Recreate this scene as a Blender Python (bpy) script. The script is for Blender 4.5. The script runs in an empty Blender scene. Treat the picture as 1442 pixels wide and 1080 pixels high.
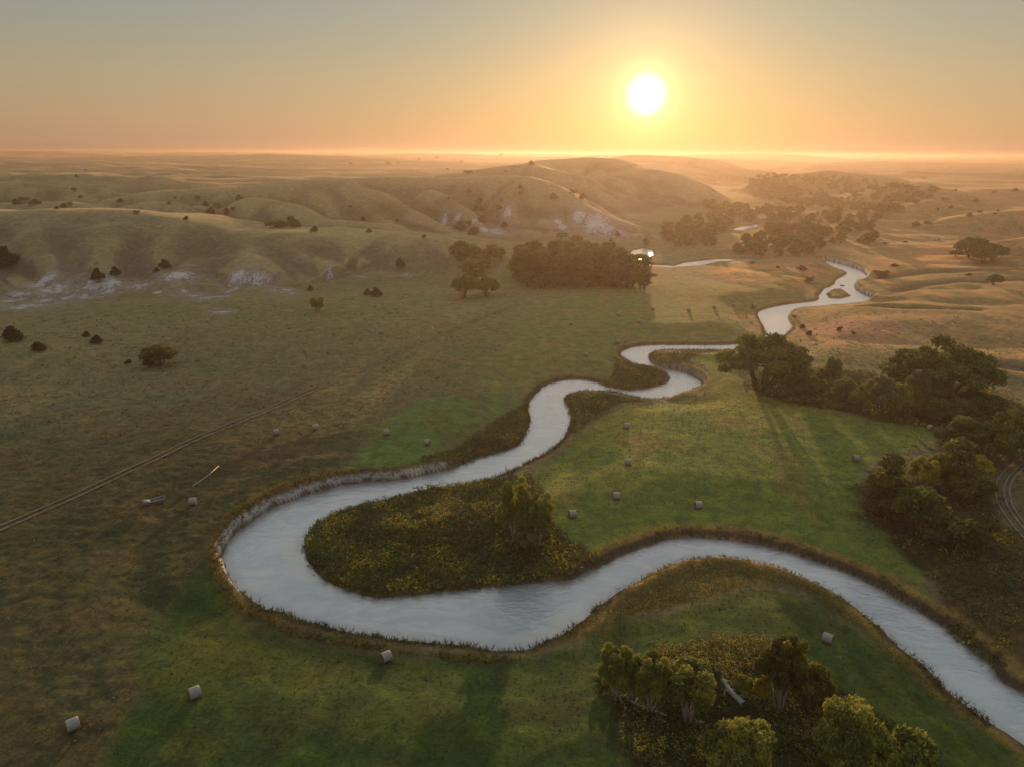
import bpy, math, random
import numpy as np
from mathutils import Matrix, Vector
random.seed(7); RNG = np.random.default_rng(7)
f32 = np.float32
SC = bpy.context.scene
COL = SC.collection

# ------------------------------------------------------------------ camera
CAMZ = 66.0
PITCH = math.atan(323/1000.0); ROLL = math.radians(0.32); FOC = 1000.0
cp, sp = math.cos(PITCH), math.sin(PITCH)
R0 = np.array([1.0, 0, 0]); U0 = np.array([0, sp, cp]); F = np.array([0, cp, -sp])
Rv = R0*math.cos(ROLL) + U0*math.sin(ROLL)
Uv = -R0*math.sin(ROLL) + U0*math.cos(ROLL)
CAM = np.array([0, 0, CAMZ])

def ray(px, py):
    return F + Rv*((px-721)/FOC) + Uv*((540-py)/FOC)
def W(px, py, z=2.0):
    d = ray(px, py); t = (z-CAMZ)/d[2]
    return CAM[:2] + d[:2]*t
def WP(pts, z=2.0):
    return np.array([W(x, y, z) for x, y in pts])
def PD(px, py, depth):
    return CAM + ray(px, py)*depth

cd = bpy.data.cameras.new('camera'); cam = bpy.data.objects.new('camera', cd); COL.objects.link(cam)
cd.sensor_fit = 'HORIZONTAL'; cd.sensor_width = 36; cd.lens = 36*FOC/1442
cd.clip_start = 0.5; cd.clip_end = 60000
cam.matrix_world = Matrix(((Rv[0], Uv[0], -F[0], 0), (Rv[1], Uv[1], -F[1], 0), (Rv[2], Uv[2], -F[2], CAMZ), (0, 0, 0, 1)))
SC.camera = cam
sd_ = ray(910, 134); SUN = sd_/np.linalg.norm(sd_)
SUN_EL = math.asin(SUN[2]); SUN_AZ = math.atan2(SUN[0], SUN[1])

# ------------------------------------------------------------------ noise
def _h(ix, iy, seed):
    h = (ix.astype(np.uint32)*np.uint32(374761393) + iy.astype(np.uint32)*np.uint32(668265263) + np.uint32((seed*1442695041) & 0xffffffff))
    h = (h ^ (h >> np.uint32(13)))*np.uint32(1274126177)
    h = h ^ (h >> np.uint32(16))
    return (h & np.uint32(0xffff)).astype(f32)*f32(2*math.pi/65536)
def noise(X, Y, s, seed=0):
    x = X/s + 1000.37; y = Y/s + 1000.71
    ix = np.floor(x); iy = np.floor(y)
    fx = (x-ix).astype(f32); fy = (y-iy).astype(f32)
    ix = ix.astype(np.int64); iy = iy.astype(np.int64)
    u = fx*fx*fx*(fx*(fx*6-15)+10); v = fy*fy*fy*(fy*(fy*6-15)+10)
    def g(a, b):
        t = _h(ix+a, iy+b, seed)
        return np.cos(t)*(fx-a) + np.sin(t)*(fy-b)
    n0 = g(0, 0)*(1-u) + g(1, 0)*u
    n1 = g(0, 1)*(1-u) + g(1, 1)*u
    return (n0*(1-v) + n1*v)*1.5
def fbm(X, Y, s, o=3, seed=0):
    r = 0; a = 1.0
    for k in range(o):
        r = r + a*noise(X, Y, s/(2.03**k), seed+k*7); a *= 0.5
    return r
def sm(a, b, x):
    t = np.clip((x-a)/(b-a), 0, 1); return t*t*(3-2*t)

def poly_sd(P, X, Y, margin=60.0, far=200.0):
    """signed distance, negative inside"""
    out = np.full(X.shape, far, f32)
    lo = P.min(0)-margin; hi = P.max(0)+margin
    m = (X > lo[0]) & (X < hi[0]) & (Y > lo[1]) & (Y < hi[1])
    if not m.any(): return out
    x = X[m].astype(f32); y = Y[m].astype(f32)
    d2 = np.full(x.shape, 1e12, f32); ins = np.zeros(x.shape, bool)
    n = len(P)
    for i in range(n):
        ax, ay = map(f32, P[i]); bx, by = map(f32, P[(i+1) % n])
        ex, ey = bx-ax, by-ay; L = ex*ex+ey*ey+f32(1e-9)
        t = np.clip(((x-ax)*ex+(y-ay)*ey)/L, 0, 1)
        dx = x-ax-t*ex; dy = y-ay-t*ey
        d2 = np.minimum(d2, dx*dx+dy*dy)
        if ay != by:
            c = ((ay > y) != (by > y)) & (x < ex*(y-ay)/(by-ay)+ax)
            ins ^= c
    d = np.sqrt(d2); out[m] = np.where(ins, -d, d)
    return out
def line_d(P, X, Y, vals=None, margin=1e9):
    """distance to polyline; interpolated vals (columns)"""
    d2 = np.full(X.shape, 1e12, f32)
    vv = None if vals is None else [np.zeros(X.shape, f32) for _ in vals[0]]
    lo = P.min(0)-margin; hi = P.max(0)+margin
    m = (X > lo[0]) & (X < hi[0]) & (Y > lo[1]) & (Y < hi[1])
    if not m.any(): return (np.sqrt(d2), vv) if vals is not None else np.sqrt(d2)
    x = X[m].astype(f32); y = Y[m].astype(f32); dm = d2[m]
    vm = None if vals is None else [v[m] for v in vv]
    for i in range(len(P)-1):
        ax, ay = map(f32, P[i]); bx, by = map(f32, P[i+1])
        ex, ey = bx-ax, by-ay; L = ex*ex+ey*ey+f32(1e-9)
        t = np.clip(((x-ax)*ex+(y-ay)*ey)/L, 0, 1)
        dd = (x-ax-t*ex)**2+(y-ay-t*ey)**2
        k = dd < dm; dm = np.where(k, dd, dm)
        if vm is not None:
            for j in range(len(vm)):
                vm[j] = np.where(k, vals[i][j]*(1-t)+vals[i+1][j]*t, vm[j])
    d2[m] = dm
    if vals is None: return np.sqrt(d2)
    for j in range(len(vv)): vv[j][m] = vm[j]
    return np.sqrt(d2), vv

# ------------------------------------------------------------------ river
RIV = [(1700,1130),(1600,1065),(1500,1008),(1442,977),(1422,968),(1404,956),(1404,941),(1372,918),(1348,894),(1314,874),(1281,853),(1244,831),(1194,807),(1140,787),(1094,772),(1044,762),(1000,757),(960,756.7),(935,760),(913,767),(880,780),(853,793),(833,803),(813,813),(790,818),(763,818),(730,823),(690,827),(640,831),(605,837),(562,841),(517,839),(480,828),(450,812),(435,792),(430,775),(430,757),(442,740),(467,725),(505,712),(547,704),(600,694),(640,687),(680,678),(713,667),(747,650),(773,637),(797,613),(805,593),(803,577),(793,563),(800,556),(821,550),(842,552),(867,553),(883,557),(908,562),(935,562.7),(956,559.6),(977,553),(988,546),(989.6,538.7),(977,530),(958,522),(942,520),(925,515),(912.5,507.5),(914.6,498),(925,494),(946,493),(987,493),(1018,494),(1050,497),(1085,496),(1100,485),(1100,476),(1107,471),(1117,461),(1109,451),(1110,444),(1120,434),(1147,432),(1163,430.6),(1204,427.5),(1225,424),(1231,421),(1225,418),(1205.5,410),(1202,401.5),(1211,395),(1222,391),(1219,386),(1209,379.6),(1194,375),(1175,370),(1162,367),(1161,370),(1173,376),(1191,382.7),(1193,387),(1176,395),(1176,400),(1169,404.6),(1161,406.7),(1156.6,413),(1152,418),(1154.5,421),(1148,425),(1120,427.5),(1093,431.7),(1072.5,437),(1066,442),(1072,455),(1078,466),(1078,478),(1055,484),(1018,486),(967,486),(925,485.6),(896,487.7),(877,493),(873,500),(883,508.5),(900,515),(925,523),(941.7,529),(946,534.6),(929,543),(904,549),(879,549),(858,545),(841.7,538.7),(821,534.6),(800,534.6),(785,537),(770,541),(753,555),(743,570),(747,597),(737,618),(730,627),(707,637),(680,642),(653,653),(630,662),(590,669),(567,675),(530,677.5),(492,680.5),(455,690),(420,700),(390,712),(365,725),(342,742),(325,757),(316,772),(312,787),(320,802),(327,820),(335,832),(362,847),(375,858),(405,866),(440,877),(480,888),(530,897),(592,903),(640,908),(700,915),(735,914),(760,908),(780,899),(803,886),(827,870),(847,850),(880,830),(930,803),(960,793),(987,787),(1028,789),(1074,798),(1110,810),(1147,824),(1179,840),(1202,858),(1230,879),(1262,908),(1299,937),(1317,959),(1340,982),(1395,1019),(1442,1051),(1500,1100),(1560,1180)]
RIV2 = [(1071,366),(1054,365),(1010,365.3),(964,370.5),(950,374.8),(914,373),(902,368.8),(893,364),(887,358.7),(891,353.5),(906,350),(919,353.5),(920,359.8),(909,364),(914,375.4),(927,376.6),(943,377.8),(985,375.2),(1010,369.2),(1054,369)]
RIV3 = [(1033,323),(1041,320.5),(1055,318),(1066,316.5),(1067,319.5),(1056,322),(1046,325),(1041,328),(1033,326)]
RIV4 = [(1129,281.6),(1143,283.4),(1144,285.4),(1130,283.6)]
RIV5 = [(988,260.4),(1000,259.8),(1001,261.4),(989,262.2)]
RIV6 = [(1024,264),(1034,264),(1034,265),(1024,265)]
RIV7 = [(1037,272.0),(1050,270.6),(1051,272.3),(1038,273.6)]
ISLET = [(1163,414),(1173,407.7),(1184,407.2),(1199,417),(1184,421),(1167,420)]
def chaikin(P):
    Q = 0.75*P + 0.25*np.roll(P, -1, 0); R = 0.25*P + 0.75*np.roll(P, -1, 0)
    o = np.empty((2*len(P), 2)); o[0::2] = Q; o[1::2] = R; return o
RIVW = [chaikin(WP(RIV, 0.0))] + [WP(p, 0.0) for p in (RIV2, RIV3, RIV4, RIV5, RIV6, RIV7)]
ISLW = WP(ISLET, 0.0)
def river_sd(X, Y):
    s = poly_sd(RIVW[0], X, Y, 60, 61)
    for P in RIVW[1:]: s = np.minimum(s, poly_sd(P, X, Y, 60, 61))
    s = np.maximum(s, -poly_sd(ISLW, X, Y, 60, 61))
    w = np.clip(np.hypot(X, Y)/400, 0, 1)
    s = s + (noise(X, Y, 4.0, 3)*0.55 + noise(X, Y, 1.6, 4)*0.14)*(1-w)
    return s
CUT = [[(303,800),(298,770),(320,740),(350,712),(400,685),(470,670),(585,668)],
       [(945,515),(975,523),(992,540),(985,552)],
       [(1160,362),(1195,368),(1235,380),(1242,388)], [(1212,400),(1240,408),(1244,420)],
       [(850,792),(900,765),(960,752),(1040,757),(1140,783),(1240,825),(1330,878),(1420,935),(1500,990)]]
CUTH = [2.4, 2.0, 3.0, 2.8, 1.7]
CUTW = [WP(c, 1.0) for c in CUT]
GULLY = [WP(c, 2.0) for c in ([(1250,391),(1290,388),(1360,386),(1420,384),(1520,386)], [(1246,416),(1285,406),(1340,400),(1400,397),(1520,398)], [(1190,434),(1250,440),(1330,443),(1370,441)], [(1330,512),(1390,520),(1450,530),(1520,545)])]

# ------------------------------------------------------------------ terrain features: (px, py, depth, half width)
RIDGES = [
 # near left hill
 ([(-420,296,440,130),(-200,298,440,142),(0,300,440,142),(120,298,440,140),(200,302,440,138),(265,309,440,136),(330,324,438,130),(400,328,438,122),(470,330,436,112),(560,331,430,92),(600,340,415,70),(640,362,395,45),(668,388,380,30)], 1.0),
 ([(300,342,425,34),(330,350,415,32),(360,366,400,28),(410,394,372,22),(450,414,350,16)], 1.0),
 ([(430,340,428,30),(465,355,412,28),(490,378,390,24)], 1.0),
 ([(-160,322,395,45),(-60,352,365,40),(0,372,350,32),(45,398,334,22)], 1.0),
 # middle bluff
 ([(220,272,700,90),(300,266,700,92),(383,259,700,92),(446,255.5,705,92),(547,251.7,708,92),(647,253,702,95),(713,249,690,100),(740,250,680,95),(763,260,660,82),(797,277,640,72),(830,297,615,60),(863,313,590,45),(897,331,565,28)], 1.0),
 ([(498,259,680,50),(529,269,660,46),(550,280,640,42),(579,294,615,38),(600,305,598,32),(631,321,572,28),(662,334,548,22),(704,346,525,14)], 1.0),
 ([(300,283,610,55),(342,281,605,52),(383,284,598,48),(425,294,580,40),(446,301,570,36),(467,312,558,34),(508,315,552,30),(550,321,545,26),(592,333,532,16)], 1.0),
 ([(600,265,665,36),(621,271,650,34),(642,286,628,30),(662,300,608,26),(690,322,575,20)], 1.0),
 ([(640,246,840,110),(667,243,860,110),(713,235,890,110),(747,232,900,105),(770,239,870,90),(800,244,850,80)], 1.0),
 ([(780,226,1150,170),(830,223,1150,170),(863,225,1140,160),(897,235,1100,140),(930,243,985,115),(960,260,930,85),(976,270,905,60),(989,280,890,42),(1003,291,880,22)], 1.0),
 ([(846,241,1000,60),(875,252,960,55),(900,265,925,50),(940,290,872,25)], 1.0),
 ([(900,219,2300,260),(960,221.5,2250,240),(995,225,2200,200),(1012,232,2120,120),(1030,242,2060,60),(1042,248,2020,25)], 1.0),
 # left side valley walls and benches
 ([(160,300,560,40),(200,290,580,50),(250,288,585,50),(275,296,570,45),(300,312,548,28)], 1.0),
 ([(-150,292,640,70),(0,290,640,70),(60,287,650,60),(105,288,640,50),(150,297,620,35)], 1.0),
 ([(60,273,760,70),(120,271,770,80),(200,276,760,70)], 1.0),
 ([(0,262,880,80),(100,262,880,80),(180,268,850,70)], 1.0),
 # right-hand hills
 ([(1085,250,1250,70),(1120,246,1300,110),(1142,244,1320,120),(1168,241.5,1320,120),(1195,244.5,1300,110),(1240,248,1300,90)], 1.0),
 ([(1205,281,960,60),(1235,270,1000,90),(1262,263.5,1000,90),(1295,262,1000,90),(1322,267,980,80),(1350,275,930,60)], 1.0),
 ([(1240,301,760,40),(1280,290,780,60),(1318,283.5,780,65),(1338,289,770,55),(1365,299,730,35)], 1.0),
 ([(1310,318,640,25),(1350,308,640,45),(1392,300,640,60),(1442,299,640,70),(1600,300,640,90)], 1.0),
 ([(1380,350,480,20),(1400,342,485,28),(1442,336,480,40),(1560,330,470,60)], 1.0),
 ([(1000,217.5,5200,700),(1060,216,5200,700),(1100,217,5200,600),(1130,219,5200,450),(1160,222,5100,300),(1200,226,5000,200)], 1.0),
 ([(1095,233,2900,250),(1180,229,3000,300),(1252,228,3000,320),(1362,230,3000,320),(1442,232,3000,300),(1600,232,3000,300)], 1.0),
 ([(1290,242,1800,150),(1360,243,1800,200),(1450,244,1800,200)], 1.0),
 ([(1030,236,1900,50),(1060,240,1800,60),(1085,243,1700,50)], 1.0),
]
RID = []
for pts, k in RIDGES:
    P3 = np.array([PD(x, y, z) for x, y, z, w in pts])
    RID.append((P3[:, :2].copy(), [(f32(p[2]), f32(q[3])) for p, q in zip(P3, pts)]))
RAVINES = [
 [(-10,330,420,0,14),(0,352,392,7,13),(25,388,350,8,11),(62,425,322,3,9)],
 [(95,322,425,0,14),(105,350,392,4,13),(118,385,352,4,10),(125,415,326,2,8)],
 [(205,325,425,0,14),(200,352,395,5,13),(190,385,355,5,10),(182,412,328,2,8)],
 [(285,335,415,0,12),(288,362,385,5,12),(292,392,350,5,10),(300,415,328,2,8)],
 [(372,340,415,0,12),(395,362,392,5,11),(425,388,362,5,9),(462,412,338,2,8)],
 [(425,338,415,0,10),(455,352,400,5,10),(490,375,375,5,9),(520,398,352,2,8)],
 [(510,338,410,0,10),(535,358,392,4,10),(560,384,366,4,9),(575,400,352,1,8)],
 [(575,342,405,0,9),(602,362,388,3,9),(622,385,366,3,8),(632,398,356,1,7)],
 [(320,270,670,0,20),(318,285,640,7,18),(305,300,605,9,16),(285,312,570,6,16)],
 [(400,266,680,0,20),(415,278,650,7,18),(450,290,620,8,15),(480,303,590,5,13),(520,312,570,3,12)],
 [(490,262,685,0,18),(512,278,650,7,16),(548,294,620,9,14),(585,312,590,7,13),(640,330,560,3,12)],
 [(575,262,685,0,18),(592,275,655,7,16),(620,295,620,9,14),(650,315,590,8,13),(690,336,555,4,12)],
 [(650,258,680,0,18),(668,275,650,7,16),(688,295,620,9,14),(705,318,585,8,13),(722,340,550,4,12)],
 [(715,258,670,0,16),(735,275,645,6,15),(748,297,615,8,14),(752,322,580,7,13),(756,340,550,4,12)],
 [(775,275,640,0,14),(788,292,615,5,13),(795,312,590,6,12),(800,332,562,3,11)],
 [(820,300,600,0,12),(832,314,585,4,11),(842,328,568,3,10)],
 [(790,240,860,0,22),(815,258,800,8,20),(850,280,740,9,18),(885,302,680,7,16),(910,318,640,3,14)],
 [(865,238,1040,0,24),(888,255,990,8,20),(915,278,900,8,18),(935,298,840,4,16)],
 [(905,245,1010,0,20),(930,262,955,7,18),(955,282,900,5,16)],
]
RAV = []
for pl in RAVINES:
    P3 = np.array([PD(a, b, c)[:2] for a, b, c, d, e in pl]); RAV.append((P3, [(f32(q[3]), f32(q[4])) for q in pl]))
VALLEY = np.concatenate([WP([(-900,322),(-300,322),(0,319),(300,323),(592,337),(704,348),(800,347),(897,337),(950,314),(1000,293),(1015,276),(1038,256),(1044,249),(1070,246),(1090,252),(1105,262),(1150,272),(1200,291),(1250,319),(1330,321),(1392,328),(1442,335),(2000,345)]), np.array([[900,-400],[-900,-400]])])

def base_height(X, Y):
    sdv = poly_sd(VALLEY, X, Y, 20000, 9999)
    r = np.hypot(X, Y); az = np.degrees(np.arctan2(X, Y))
    wob = noise(X, Y, 90, 11)*30
    up = sm(-5, 190, sdv + wob*sm(0, 60, sdv))
    right = sm(14, 24, az)
    ampL = 31 + 13*sm(1500, 9000, r) + 4*sm(8, -30, az)*sm(2500, 9000, r)
    ampR = 9 + 10*sm(900, 2500, r) + 22*sm(3000, 10000, r)
    amp = ampL*(1-right)+ampR*right
    xx = X + 0.35*Y; yy = Y - 0.2*X
    n1 = noise(xx*.6, yy*1.3, 620, 21); n2 = noise(xx*.45, yy*1.25, 270, 22); n3 = noise(xx, yy, 900, 23); n4 = noise(X, Y, 64, 24)
    dune = (1-np.abs(n2)*2.0)*7.0 + n1*12 + n3*9*sm(1200, 4000, r) + n4*1.2
    dune = dune*(0.95+0.7*sm(900, 5000, r))*(1-0.25*right)
    h = up*(amp + dune); h = np.where(h > 56, 56+15*np.tanh((h-56)/15), h)
    return np.maximum(h, 0) , up, sdv
def smax(a, b, k):
    d = np.clip(0.5+0.5*(b-a)/k, 0, 1)
    return a*(1-d)+b*d + k*d*(1-d)
def height(X, Y, full=False, rsd=None):
    X = np.asarray(X, dtype=np.float64); Y = np.asarray(Y, dtype=np.float64)
    h, up, sdv = base_height(X, Y)
    r = np.hypot(X, Y)
    rd = np.zeros(X.shape, f32); gn = np.zeros(X.shape, f32)
    wx = X + noise(X, Y, 55, 31)*7; wy = Y + noise(X, Y, 55, 32)*7
    for P, V in RID:
        mw = max(v[1] for v in V)*1.6+10
        d, (hc, w) = line_d(P, wx, wy, V, mw)
        g = np.clip(d/(w+1e-3), 0, 1); g = .86*(1-g**1.75)+.14*(0.5+0.5*np.cos(np.pi*g)); gn = np.maximum(gn, g)
        rd = smax(rd, np.where(w > 0, hc*g, 0), 2.5)
    rd = np.maximum(rd-0.3, 0)
    h = smax(h, rd, 2.0) - 0.5
    h = np.maximum(h, 0)
    for P, V in RAV:
        d, (D, w) = line_d(P, wx, wy, V, 60)
        h = h - np.minimum(D*np.exp(-(d/(w+1e-3))**2), h*.6)
    hill = sm(.7, 4.5, h)
    # gullies on slopes
    gl = np.abs(noise(X+0.35*Y, Y*0.40, 50, 41)); gl2 = np.abs(noise(X, Y*0.5, 24, 42))
    h = h + hill*(((gl-0.22)*6.0 + (gl2-0.25)*1.2)*sm(75, 12, h)*sm(1300, 800, r)*sm(.96, .72, gn)*sm(.02, .25, gn))
    floor = 2.0 + noise(X, Y, 45, 51)*0.30 + noise(X, Y, 14, 52)*0.12
    az = np.degrees(np.arctan2(X, Y))
    rt = sm(13, 20, az)*sm(225, 290, r)*sm(1.0, 0.0, hill)
    floor = floor + rt*(np.abs(noise(X+Y*.4, Y*1.3, 95, 53))*4.4 + noise(X, Y, 18, 54)*0.5 - 0.6)
    lf = sm(-8, -20, az)*sm(170, 300, r)
    floor = floor + lf*(noise(X, Y, 40, 55)+0.3)*1.4
    h = floor + h
    for G in GULLY: h = h - 2.0*np.exp(-(line_d(G, X, Y, None, 30)/4.0)**2)
    if rsd is None: rsd = river_sd(X, Y)
    cut = np.zeros(X.shape, f32); cb = np.zeros(X.shape, f32)
    for P, ch in zip(CUTW, CUTH):
        c = sm(14, 6, line_d(P, X, Y, None, 40)); cut = np.maximum(cut, c); cb = np.maximum(cb, c*ch)
    hb = 0.9*(1-cut)+cb
    near = sm(22, 3, rsd)
    target = h*(1-near) + hb*near
    wbk = 3.2*(1-cut)+1.7*cut
    e = np.where(rsd > 0, sm(-0.15, 1, rsd/wbk), 0)
    e2 = 0.25*sm(0, .3, rsd)+0.75*e
    land = target*e2
    out = np.where(rsd > 0, land, np.maximum(-1.2, rsd*0.6))
    if full: return out, rsd, cut, hill, up, target
    return out

def raycast(px, py):
    d = ray(px, py)
    t = np.concatenate([np.linspace(60, 1500, 1800), np.linspace(1501, 9000, 1500)])
    P = CAM[None, :] + d[None, :]*t[:, None]
    hh = height(P[:, 0], P[:, 1])
    k = np.argmax(P[:, 2] < hh)
    if P[k, 2] >= hh[k]: k = len(t)-1
    return P[k, 0], P[k, 1], hh[k], t[k]
_rc = {}
def raycast_many(pts):
    """batched raycasts"""
    pts = [p for p in pts if p not in _rc]
    if not pts: return
    t = np.concatenate([np.linspace(60, 700, 640), np.geomspace(701, 9000, 700)])
    D = np.array([ray(*p) for p in pts])
    P = CAM[None, None, :] + D[:, None, :]*t[None, :, None]
    hh = height(P[..., 0].ravel(), P[..., 1].ravel()).reshape(P.shape[:2])
    for i, p in enumerate(pts):
        below = P[i, :, 2] < hh[i]
        k = int(np.argmax(below)) if below.any() else len(t)-1
        if k > 0 and below.any():
            a = P[i, k-1, 2]-hh[i, k-1]; b = P[i, k, 2]-hh[i, k]; u = a/(a-b+1e-9)
            tt = t[k-1]+(t[k]-t[k-1])*u
        else: tt = t[k]
        q = CAM + D[i]*tt
        _rc[p] = (q[0], q[1], float(height(np.array([q[0]]), np.array([q[1]]))[0]), tt)

# ------------------------------------------------------------------ node helpers
def new_mat(name):
    m = bpy.data.materials.new(name); m.use_nodes = True
    nt = m.node_tree; b = nt.nodes['Principled BSDF']
    return m, nt, b
def N(nt, t, **kw):
    n = nt.nodes.new(t)
    for k, v in kw.items(): setattr(n, k, v)
    return n
def ramp(nt, fac, stops, interp='LINEAR'):
    r = N(nt, 'ShaderNodeValToRGB'); r.color_ramp.interpolation = interp
    el = r.color_ramp.elements
    el[0].position, el[0].color = stops[0][0], (*stops[0][1], 1)
    el[1].position, el[1].color = stops[-1][0], (*stops[-1][1], 1)
    for p, c in stops[1:-1]:
        e = el.new(p); e.color = (*c, 1)
    nt.links.new(fac, r.inputs[0]); return r.outputs[0]
def nz(nt, vec, scale, detail=4, rough=0.6, dist=0.0):
    n = N(nt, 'ShaderNodeTexNoise'); n.inputs['Scale'].default_value = scale; n.inputs['Detail'].default_value = detail
    n.inputs['Roughness'].default_value = rough; n.inputs['Distortion'].default_value = dist
    if vec is not None: nt.links.new(vec, n.inputs['Vector'])
    return n.outputs['Fac']
def mixc(nt, fac, a, b, mode='MIX'):
    m = N(nt, 'ShaderNodeMix', data_type='RGBA', blend_type=mode)
    for s, v in ((m.inputs[0], fac), (m.inputs[6], a), (m.inputs[7], b)):
        if hasattr(v, 'links'): nt.links.new(v, s)
        else: s.default_value = v if not isinstance(v, tuple) else (*v[:3], 1)
    return m.outputs[2]
def mth(nt, op, a, b=None, c=None, clamp=False):
    m = N(nt, 'ShaderNodeMath', operation=op); m.use_clamp = clamp
    for i, v in enumerate((a, b, c)):
        if v is None: continue
        if hasattr(v, 'links'): nt.links.new(v, m.inputs[i])
        else: m.inputs[i].default_value = v
    return m.outputs[0]
def attr(nt, name, out='Fac'):
    a = N(nt, 'ShaderNodeAttribute'); a.attribute_name = name; return a.outputs[out]

# ------------------------------------------------------------------ materials
def mat_ground():
    m, nt, b = new_mat('ground_cover')
    geo = N(nt, 'ShaderNodeNewGeometry'); pos = geo.outputs['Position']
    c = attr(nt, 'Col', 'Color')
    fine = nz(nt, pos, 2.2, 6, 0.7); mid = nz(nt, pos, 0.32, 5, 0.62, 0.6); big = nz(nt, pos, 0.035, 4, 0.55)
    v = mth(nt, 'MULTIPLY_ADD', fine, 1.7, 0.15)
    v2 = mth(nt, 'MULTIPLY_ADD', mid, 1.5, 0.25)
    v = mth(nt, 'MULTIPLY', v, v2)
    c1 = mixc(nt, 1.0, c, v, 'MULTIPLY')
    warm = mixc(nt, 1.0, c1, (1.25, 1.03, 0.74), 'MULTIPLY')
    k = mth(nt, 'MULTIPLY_ADD', mid, 4.0, -1.75, clamp=True)
    k2 = mth(nt, 'MULTIPLY', k, 0.55)
    c2 = mixc(nt, k2, c1, warm)
    # hay swaths that follow the edge of the field
    mow = attr(nt, 'mow'); sdist = attr(nt, 'sd')
    wob = mth(nt, 'MULTIPLY_ADD', big, 26.0, 0.0)
    ph = mth(nt, 'ADD', mth(nt, 'MULTIPLY', sdist, 1.15), wob)
    s = mth(nt, 'MULTIPLY_ADD', mth(nt, 'SINE', ph), 0.5, 0.5)
    s = mth(nt, 'MULTIPLY', s, mow)
    s = mth(nt, 'MULTIPLY', s, mth(nt, 'MULTIPLY_ADD', mid, 2.0, -0.4, clamp=True))
    c3 = mixc(nt, mth(nt, 'MULTIPLY', s, 0.6), c2, mixc(nt, 1.0, c2, (1.5, 1.35, 0.8), 'MULTIPLY'))
    mpc = N(nt, 'ShaderNodeMapping'); nt.links.new(pos, mpc.inputs['Vector']); mpc.inputs['Scale'].default_value = (1, .55, .9)
    cn = nz(nt, mpc.outputs[0], 0.50, 8, 0.80, .6)
    ck = mth(nt, 'MULTIPLY_ADD', mth(nt, 'ADD', mth(nt, 'MULTIPLY', attr(nt, 'chalk'), .36), cn), 13.0, -10.1, clamp=True)
    c3 = mixc(nt, ck, c3, (.44, .425, .42))
    nt.links.new(c3, b.inputs['Base Color'])
    b.inputs['Roughness'].default_value = 1.0
    b.inputs['Specular IOR Level'].default_value = 0.08
    b.inputs['Sheen Roughness'].default_value = .5
    nt.links.new(mth(nt, 'MULTIPLY_ADD', mow, -.10, .15), b.inputs['Sheen Weight']); nt.links.new(mixc(nt, 1.0, c3, (5.0, 4.4, 4.0), 'MULTIPLY'), b.inputs['Sheen Tint'])
    hsum = mth(nt, 'ADD', mth(nt, 'MULTIPLY', fine, 0.28), mth(nt, 'MULTIPLY', mid, 0.45))
    hsum = mth(nt, 'ADD', hsum, mth(nt, 'MULTIPLY', s, 0.10))
    bp = N(nt, 'ShaderNodeBump'); bp.inputs['Strength'].default_value = 0.75; bp.inputs['Distance'].default_value = 0.55
    nt.links.new(hsum, bp.inputs['Height']); nt.links.new(bp.outputs[0], b.inputs['Normal'])
    return m
def mat_water():
    m, nt, b = new_mat('river_water')
    geo = N(nt, 'ShaderNodeNewGeometry'); pos = geo.outputs['Position']
    mp = N(nt, 'ShaderNodeMapping'); nt.links.new(pos, mp.inputs['Vector']); mp.inputs['Scale'].default_value = (0.5, 1.0, 1); mp.inputs['Rotation'].default_value = (0, 0, 0.35)
    n1 = nz(nt, mp.outputs[0], 1.6, 5, 0.55, 0.8); n2 = nz(nt, mp.outputs[0], 0.22, 4, 0.6, 1.5)
    big = nz(nt, pos, 0.06, 4, 0.6, 0.5)
    c = ramp(nt, big, [(0.3, (0.25, 0.275, 0.28)), (0.5, (0.31, 0.33, 0.325)), (0.7, (0.36, 0.375, 0.35))])
    stre = ramp(nt, n2, [(0.42, (0.82, 0.86, 0.9)), (0.6, (1.12, 1.08, 1.04))])
    c = mixc(nt, 1.0, c, stre, 'MULTIPLY')
    edge = mth(nt, 'MULTIPLY_ADD', attr(nt, 'sd'), 0.45, 1.0, clamp=True)
    c = mixc(nt, mth(nt, 'MULTIPLY', edge, 0.6), c, (0.10, 0.085, 0.06))
    bar = attr(nt, 'bar')
    bk = mth(nt, 'MULTIPLY_ADD', mth(nt, 'ADD', mth(nt, 'MULTIPLY', bar, 0.9), mth(nt, 'MULTIPLY', n2, 0.8)), 6.0, -5.4, clamp=True)
    c = mixc(nt, mth(nt, 'MULTIPLY', bk, 0.6), c, (0.40, 0.37, 0.29))
    nt.links.new(c, b.inputs['Base Color'])
    b.inputs['Roughness'].default_value = 0.9; b.inputs['Specular IOR Level'].default_value = 0.0
    gl = N(nt, 'ShaderNodeBsdfGlossy'); gl.inputs['Roughness'].default_value = .27; gl.inputs['Color'].default_value = (1, 1, 1, 1)
    lw = N(nt, 'ShaderNodeLayerWeight'); lw.inputs['Blend'].default_value = .5
    ff = mth(nt, 'MULTIPLY_ADD', mth(nt, 'POWER', lw.outputs['Facing'], 1.9), .95, .05)
    ms = N(nt, 'ShaderNodeMixShader'); nt.links.new(ff, ms.inputs[0]); nt.links.new(b.outputs[0], ms.inputs[1]); nt.links.new(gl.outputs[0], ms.inputs[2]); nt.links.new(ms.outputs[0], nt.nodes['Material Output'].inputs['Surface'])
    bp = N(nt, 'ShaderNodeBump'); bp.inputs['Strength'].default_value = 0.8; bp.inputs['Distance'].default_value = 0.18
    hh = mth(nt, 'ADD', mth(nt, 'MULTIPLY', n1, 0.5), mth(nt, 'MULTIPLY', n2, 1.0))
    nt.links.new(hh, bp.inputs['Height']); nt.links.new(bp.outputs[0], b.inputs['Normal']); nt.links.new(bp.outputs[0], gl.inputs['Normal'])
    return m
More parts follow.
